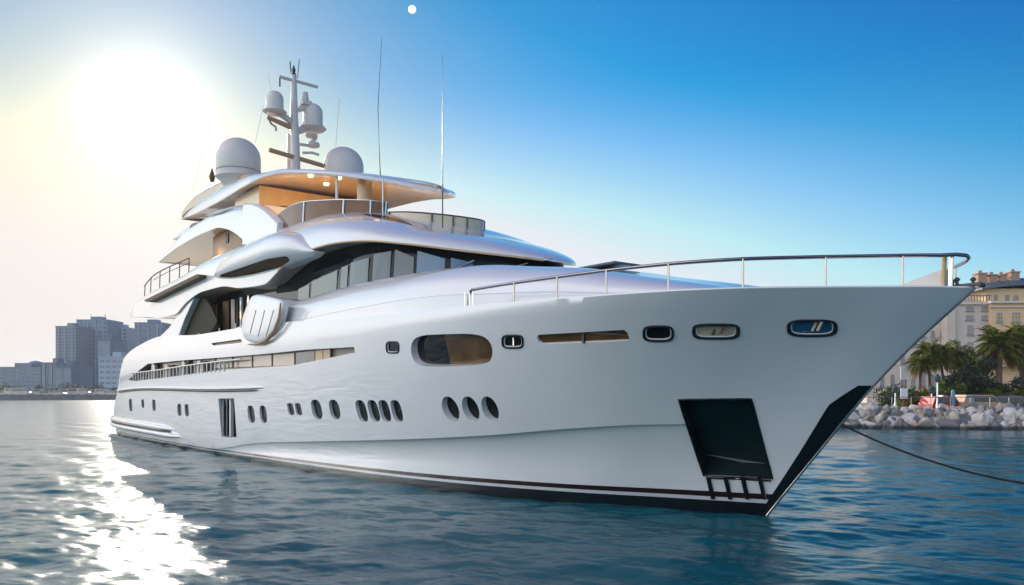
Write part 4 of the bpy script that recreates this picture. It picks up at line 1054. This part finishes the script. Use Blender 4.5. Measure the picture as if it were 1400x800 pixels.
# parked vans and trees along the far seawall
def small_tree(name, label, x, y, z, h_, r, m, group=None, seed=0, n=260, leaf=.35, squash=.8):
    rs = np.random.default_rng(seed); o = empty(name, (x, y, z)); tag(o, label, 'tree' if 'tree' in name else 'shrub', group)
    b = MB(); tp = h_-r*squash
    b.tube([(0, 0, -.1), (.06*h_, 0, tp*.5), (.02*h_, .03*h_, max(tp, .3))], [h_*.035, h_*.026, h_*.012], 7)
    for k in range(4):
        t = k*1.7+seed; b.tube([(.03*h_, 0, tp*.6), (math.cos(t)*r*.5, math.sin(t)*r*.5, tp+r*.35)], [h_*.016, h_*.006], 5)
    b.build('trunk', BARK, o)
    vs = []; fs = []
    cl = [(rs.normal(0, .42, 3)*np.array([r, r, r*squash*.8])+np.array([0, 0, h_-r*squash]), r*rs.uniform(.3, .55)) for _ in range(14)]
    mi = []
    for k in range(n):
        c_, rr = cl[rs.integers(len(cl))]; d = rs.normal(0, 1, 3); d /= np.linalg.norm(d)
        p = c_+d*rr*rs.uniform(.6, 1.05); p[2] = max(p[2], leaf*.5)
        u_ = rs.normal(0, 1, 3); u_ /= np.linalg.norm(u_); v_ = np.cross(u_, d+rs.normal(0, .5, 3)); v_ /= np.linalg.norm(v_)+1e-6
        L = leaf*rs.uniform(.6, 1.3); b0 = len(vs)
        vs += [p-u_*L*.5, p+v_*L*.22, p+u_*L*.5, p-v_*L*.22]; fs.append((b0, b0+1, b0+2, b0+3)); mi.append(int(rs.random() < .3))
    mk('crown', vs, fs, m, o, False, midx=mi, recalc=False)
    return o
def leafmat(name, col, tr=.35):
    m = bpy.data.materials.new(name); m.use_nodes = True; t = m.node_tree; b = t.nodes['Principled BSDF']
    b.inputs['Roughness'].default_value = .5
    geo = N(t, 'ShaderNodeTexCoord'); n = N(t, 'ShaderNodeTexNoise'); n.inputs['Scale'].default_value = 1.5; t.links.new(geo.outputs['Object'], n.inputs['Vector'])
    r = N(t, 'ShaderNodeMapRange'); r.inputs[1].default_value = .3; r.inputs[2].default_value = .7; r.inputs[3].default_value = .6; r.inputs[4].default_value = 1.5
    t.links.new(n.outputs['Fac'], r.inputs[0]); v = N(t, 'ShaderNodeVectorMath', operation='SCALE'); v.inputs[0].default_value = col
    t.links.new(r.outputs[0], v.inputs['Scale']); t.links.new(v.outputs[0], b.inputs['Base Color'])
    tl = N(t, 'ShaderNodeBsdfTranslucent'); t.links.new(v.outputs[0], tl.inputs['Color']); mx_ = N(t, 'ShaderNodeMixShader'); mx_.inputs[0].default_value = tr
    t.links.new(b.outputs[0], mx_.inputs[1]); t.links.new(tl.outputs[0], mx_.inputs[2]); t.links.new(mx_.outputs[0], t.nodes['Material Output'].inputs['Surface'])
    return m
BARK = mat('palm_bark', (.16, .11, .07), .9, noise=.3, nscale=4, bump=.4)
LG = leafmat('leaf_green', (.075, .125, .016), .5); LY = leafmat('leaf_yellow_green', (.24, .24, .02), .55); LD = leafmat('leaf_dark', (.02, .035, .012), .15); LB = leafmat('leaf_dry', (.26, .13, .03), .4)
VANP = mat('van_paint', (.38, .38, .38), .3, coat=.5)
TYRE = mat('tyre_rubber', (.02, .02, .02), .8)
def van(x, y, z, rz, m, nm='parked_van', label=None, cat='van', L=5.0, H=2.1, group=None, hood=1.1):
    o = empty(nm, (x, y, z), rz); tag(o, label, cat, group)
    b = MB(); w = .95
    prof = [(-L/2, .35), (-L/2+.05, H*.55), (-L/2+.3, H), (L/2-hood-.7, H), (L/2-hood, H*.55), (L/2-.15, H*.45), (L/2, .75), (L/2, .35)]
    k = len(prof); b.add([(a, -w, c) for a, c in prof]+[(a, w, c) for a, c in prof], [tuple(range(k)), tuple(range(2*k-1, k-1, -1))]+[(i, k+i, k+(i+1) % k, (i+1) % k) for i in range(k)])
    b.build('body', m, o, False)
    b = MB(); b.add([(-L/2+.5, -w-.01, H*.6), (L/2-hood-.15, -w-.01, H*.6), (L/2-hood-.7, -w-.01, H*.93), (-L/2+.55, -w-.01, H*.93)], [(0, 1, 2, 3)]); b.build('side_window', WING, o, False)
    for sx in (-L/2+.9, L/2-.9):
        for sy in (-.9, .9):
            b = MB(); b.tube([(sx, sy-.1, .34), (sx, sy+.1, .34)], .34, 14); b.build('wheel', TYRE, o)
    return o
rs = np.random.default_rng(5)
for k in range(17):
    px = 4+k*12.4+rs.uniform(-3, 3); D = rs.uniform(283, 300)
    van((px-CX)/FOC*D, D, 1.45, rs.uniform(-.2, .2), VANP, label='white van parked behind the far seawall', group='vans parked along the far seawall', L=rs.uniform(4.6, 7.5), H=rs.uniform(1.6, 2.8))
for k in range(16):
    px = -4+k*13.5+rs.uniform(-4, 4); D = rs.uniform(305, 330)
    small_tree('shore_tree', 'small dark tree on the far shore below the towers', (px-CX)/FOC*D, D, 1.45, rs.uniform(3, 5.5), rs.uniform(1.6, 2.6), [LD, LG], 'trees on the far shore', seed=40+k, n=160, leaf=.9)

# ------------------------------------------------------------ breakwater boulders
STONE = [mat('pale_boulder', (.50, .43, .36), .8, noise=.35, nscale=1.2, bump=.6, bscale=3), mat('grey_boulder', (.20, .20, .21), .85, noise=.35, nscale=1.2, bump=.6, bscale=3), mat('white_boulder', (.64, .60, .55), .75, noise=.25, nscale=1.2, bump=.6, bscale=3)]
for m_ in STONE:                                       # wet, weed-darkened foot of the breakwater
    t = m_.node_tree; b_ = t.nodes['Principled BSDF']; g_ = N(t, 'ShaderNodeNewGeometry'); sp_ = N(t, 'ShaderNodeSeparateXYZ'); t.links.new(g_.outputs['Position'], sp_.inputs[0])
    r_ = N(t, 'ShaderNodeMapRange', interpolation_type='SMOOTHSTEP'); t.links.new(sp_.outputs['Z'], r_.inputs[0]); r_.inputs[1].default_value = .12; r_.inputs[2].default_value = .42; r_.inputs[3].default_value = .16; r_.inputs[4].default_value = 1
    v_ = N(t, 'ShaderNodeVectorMath', operation='SCALE'); t.links.new(b_.inputs['Base Color'].links[0].from_socket, v_.inputs[0]); t.links.new(r_.outputs[0], v_.inputs['Scale']); t.links.new(v_.outputs[0], b_.inputs['Base Color'])
vr = []
for k in range(10):
    rs2 = np.random.default_rng(100+k); bm = bmesh.new(); bmesh.ops.create_icosphere(bm, subdivisions=3, radius=1)
    planes = [(Vector(rs2.normal(0, 1, 3)).normalized(), rs2.uniform(.42, .8)) for _ in range(13)]
    for v in bm.verts:
        for n_, d_ in planes:
            e = v.co.dot(n_)-d_
            if e > 0: v.co -= n_*e
    for f in bm.faces: f.smooth = True
    for e in bm.edges:
        if e.calc_face_angle(0) > R(24): e.smooth = False
    me = bpy.data.meshes.new('boulder'); bm.to_mesh(me); bm.free(); vr.append(me)
for v_ in list(vr):
    pass
vm = []
for i, me in enumerate(vr):
    for s_ in range(3):
        m2 = me.copy(); m2.materials.append(STONE[s_]); vm.append(m2)
rs = np.random.default_rng(9)
kf = T([(20, 80), (26, 67), (34, 64.3), (44, 63.6), (60, 63.4), (90, 64)])
for row, (n_, dy, z, sz) in enumerate(((74, -.2, .0, .95), (70, .45, .55, .85), (66, 1.05, 1.05, .75), (64, 1.6, 1.45, .6))):
    for i in range(n_):
        x = 24+(48-24)*(i+rs.uniform(-.3, .3))/n_; y = kf(x)+dy+rs.uniform(-.25, .25)
        o = bpy.data.objects.new('boulder', vm[rs.integers(len(vm))]); C.objects.link(o)
        s_ = sz*rs.uniform(.6, 1.25); o.location = (x, y, z+rs.uniform(-.15, .15)); o.scale = (s_*rs.uniform(.7, 1.25), s_*rs.uniform(.7, 1.1), s_*rs.uniform(.45, .8))
        o.rotation_euler = tuple(rs.uniform(0, 6.28, 3))
        tag(o, 'rough pale boulder in the breakwater under the palms', 'boulder', 'boulders of the breakwater')

# ------------------------------------------------------------ palms and shrubs on the quay
def palm(label, px, D, h_, r, n=34, seed=0, lean=.0, dry=.25, base=GZ, thick=.22):
    rs = np.random.default_rng(seed); x0 = (px-CX)/FOC*D; o = empty('palm_tree', (x0, D, base)); tag(o, label, 'palm tree')
    b = MB(); tr = [(lean*(t**1.6)*h_, 0, t*h_) for t in np.linspace(0, 1, 9)]; tr[0] = (0, 0, -.2); b.tube(tr, [thick*(1.25-.35*t)*(1+.08*(i % 2)) for i, t in enumerate(np.linspace(0, 1, 9))], 10); b.build('trunk', BARK, o)
    T0 = np.array(tr[-1]); vs = []; fs = []; mi = []
    for k in range(n):
        az = rs.uniform(0, 6.283); el = rs.uniform(-.75, 1.35); L = r*rs.uniform(.85, 1.1); isdry = el < -.35 and rs.random() < .6 or rs.random() < dry*.2
        d0 = np.array([math.cos(az)*math.cos(el), math.sin(az)*math.cos(el), math.sin(el)]); p = T0.copy(); pts = [p.copy()]; d = d0.copy()
        for s_ in range(9):
            p = p+d*L/9; d = d+np.array([0, 0, -.17-.10*s_/9]); d /= np.linalg.norm(d); pts.append(p.copy())
        side = np.cross(d0, [0, 0, 1.0]); side /= np.linalg.norm(side)+1e-6
        for i in range(1, 10):
            for sub in (0, .5):
                if i == 9 and sub: continue
                q = pts[i]*(1-sub)+pts[min(i+1, 9)]*sub; t = (i+sub)/9; fw = pts[min(i+1, 9)]-pts[i-1]; fw /= np.linalg.norm(fw)+1e-9
                ll = L*.26*(math.sin(min(t*1.15, 1)*math.pi)**.6+.18)
                for sd in (1, -1):
                    u_ = side*sd*.8+fw*.55+np.array([0, 0, -.35+rs.normal(0, .12)]); u_ /= np.linalg.norm(u_); wv = fw*.05*L*.62
                    b0 = len(vs); vs += [q-wv, q+wv, q+u_*ll]; fs.append((b0, b0+1, b0+2)); mi.append(2 if isdry else (1 if rs.random() < .35 else 0))
        for i in range(9):
            b0 = len(vs); e = side*.025; vs += [pts[i]-e, pts[i]+e, pts[i+1]+e, pts[i+1]-e]; fs.append((b0, b0+1, b0+2, b0+3)); mi.append(2)
    mk('crown', vs, fs, [LG, LY, LB], o, False, midx=mi, recalc=False)
palm('big date palm with a broad drooping crown in front of the beige hotel', 1365, 78, 5.7, 2.9, 120, 1, .02, .4, thick=.28)
palm('date palm cut by the right edge of the photo', 1397, 80, 6.0, 2.9, 110, 2, .02, .4, thick=.28)
palm('slim palm with the highest crown in the group of three near the bow', 1272, 76, 5.0, 1.9, 80, 3, -.05, .2, thick=.12)
palm('slim leaning palm, rightmost of the group of three near the bow', 1292, 77, 4.6, 1.8, 76, 4, -.1, .2, thick=.12)
palm('slim short palm, leftmost of the group of three near the bow', 1257, 75, 4.0, 1.7, 70, 5, .03, .3, thick=.11)
palm('short palm sprouting beside the leaning slim palm trunk', 1303, 79, 4.9, 1.6, 60, 8, .05, .2, thick=.12)
palm('very low palm with yellow fronds next to the bow', 1236, 72, 1.0, 1.5, 34, 6, 0, .6, thick=.14)
palm('low palm with yellow green fronds below the slim palms', 1268, 71, .9, 1.3, 34, 7, 0, .5, thick=.14)
palm('low yellow palm at the foot of the big date palm', 1362, 71, .8, 1.6, 36, 9, 0, .6, thick=.14)
palm('yellow palm at the right edge below the beige hotel', 1392, 70, 1.0, 1.7, 36, 10, 0, .6, thick=.14)
for lab, px, D, h_, r, m, sd, n_ in (('large round dark green shrub under the big date palm', 1326, 74, 4.3, 2.0, [LD, LD], 1, 5200), ('olive bushy tree rising behind the large dark shrub', 1318, 79, 6.0, 1.6, [LG, LY], 2, 3000),
    ('low dark hedge bush beside the dark shrub at its right', 1350, 73, 2.2, 1.5, [LD, LG], 3, 2200), ('dark bush under the yellow palm at the right edge', 1385, 74, 2.6, 1.8, [LD, LD], 4, 2200), ('yellow green bush left of the large dark shrub', 1298, 73, 2.5, 1.3, [LG, LY], 5, 2200),
    ('dark bush below the three slim palms', 1280, 75, 1.9, 1.3, [LD, LG], 6, 1800), ('dark leafy bush beside the white board', 1250, 74, 1.9, 1.4, [LD, LG], 7, 1800), ('dark bush nearest to the stem of the yacht', 1222, 76, 2.0, 1.6, [LD, LG], 8, 1800), ('dark bush behind the cream car', 1305, 78, 2.0, 1.7, [LD, LD], 11, 1500)):
    small_tree('shrub' if 'tree' not in lab else 'bushy_tree', lab, (px-CX)/FOC*D, D, GZ, h_, r, m, seed=sd+200, n=n_, leaf=.30, squash=.95)

# street furniture on the quay
def lamp(px, D, h_, label, twin=False):
    x = (px-CX)/FOC*D; o = empty('street_lamp', (x, D, GZ)); tag(o, label, 'street lamp')
    b = MB(); b.lathe([(.14, 0), (.14, .3), (.07, .4), (.06, h_)], (0, 0, 0), 12); b.build('pole', CHROME if not twin else TRIM, o)
    b = MB(); b.lathe([(.08, 0), (.22, .12), (.26, .4), (.12, .6), (.03, .75)], (0, 0, h_), 14); b.build('lantern', BLUEG, o)
lamp(1224, 68, 1.3, 'short lamp post with a glass lantern nearest to the bow')
lamp(1273.5, 68.5, 1.25, 'thin pale lamp post below the slim palms')
lamp(1281.5, 67.5, 2.2, 'taller pale lamp post left of the red car')
b = MB(); b.lathe([(.16, 0), (.16, 1.3), (.10, 1.55), (.02, 1.6)], (0, 0, 0), 14); o = b.build('bollard_post', mat('blue_post_paint', (.12, .28, .40), .4)); o.location = ((1303-CX)/FOC*68, 68, GZ); tag(o, 'blue round topped post on the quay right of the red car', 'post')
b = MB(); b.lathe([(.22, 0), (.24, .1), (.30, 1.0), (.40, 1.05), (.40, 1.12), (.1, 1.14)], (0, 0, 0), 16); o = b.build('litter_bin', mat('grey_bin', (.3, .32, .34), .5)); o.location = ((1327-CX)/FOC*67.5, 67.5, GZ); tag(o, 'grey tapered litter bin on the quay left of the cream car', 'litter bin')
RED = mat('red_car_paint', (.50, .015, .015), .5, coat=0); CREAM = mat('cream_car_paint', (.50, .34, .21), .6, coat=0); DARKC = mat('dark_car_paint', (.04, .05, .07), .3, coat=.6)
van((1293-CX)/FOC*69, 69, GZ-.45, .15, RED, 'parked_car', 'small red car parked behind the breakwater', 'car', 3.9, 1.45, hood=1.2)
van((1341-CX)/FOC*68.5, 68.5, GZ-.35, .05, CREAM, 'parked_car', 'cream car parked on the quay in front of the dark bushes', 'car', 4.3, 1.5, hood=1.0)
van((1313-CX)/FOC*70.5, 70.5, GZ-.3, .1, DARKC, 'parked_car', 'dark blue car parked between the red and the cream car', 'car', 4.2, 1.4, hood=1.2)
van((1384-CX)/FOC*69, 69, GZ-.3, .0, DARKC, 'parked_car', 'dark car parked at the right edge of the photo', 'car', 4.2, 1.4, hood=1.2)
BOARD = mat('white_board', (.75, .76, .80), .5)
for px, py, D, w, hh, lab in ((1236, 538, 69.5, .6, .9, 'small white notice board on a post near the bow'), (1239, 510, 80, 1.1, 1.3, 'white square board standing high among the palm fronds')):
    x, z = P(px, py, D); o = empty('notice_board', (x, D, GZ)); tag(o, lab, 'notice board')
    b = MB(); b.box(-w/2, w/2, -.04, .04, z-GZ-hh/2, z-GZ+hh/2); b.build('board', BOARD, o, False)
    b = MB(); b.box(-.05, .05, .045, .12, -.1, z-GZ+hh/2-.1); b.build('post', GREYX, o, False)
b = MB(); b.tube([(25, 67.9, 2.5), (40, 67.2, 2.5), (52, 67.2, 2.5)], .035, 6); o = b.build('quay_railing', CHROME); tag(o, 'thin steel railing along the quay edge above the boulders', 'railing')
for x in np.arange(25.5, 52, 1.6):
    b = MB(); y = 67.9+(x-25)/15*-.7 if x < 40 else 67.2; b.tube([(x, y, GZ-.05), (x, y, 2.5)], .03, 6); b.build('post', CHROME, o)

# ------------------------------------------------------------ the harbour air
b = MB(); b.box(-1500, 1500, -60, 1400, -3.0, 62)
hm = bpy.data.materials.new('haze'); hm.use_nodes = True; t = hm.node_tree; t.nodes.clear()
pv = N(t, 'ShaderNodeVolumePrincipled'); pv.inputs['Color'].default_value = (.80, .88, 1, 1); pv.inputs['Density'].default_value = .00022; pv.inputs['Anisotropy'].default_value = .35
mo = N(t, 'ShaderNodeOutputMaterial'); t.links.new(pv.outputs[0], mo.inputs['Volume'])
tag(b.build('haze', hm, None, False), kind='stuff')
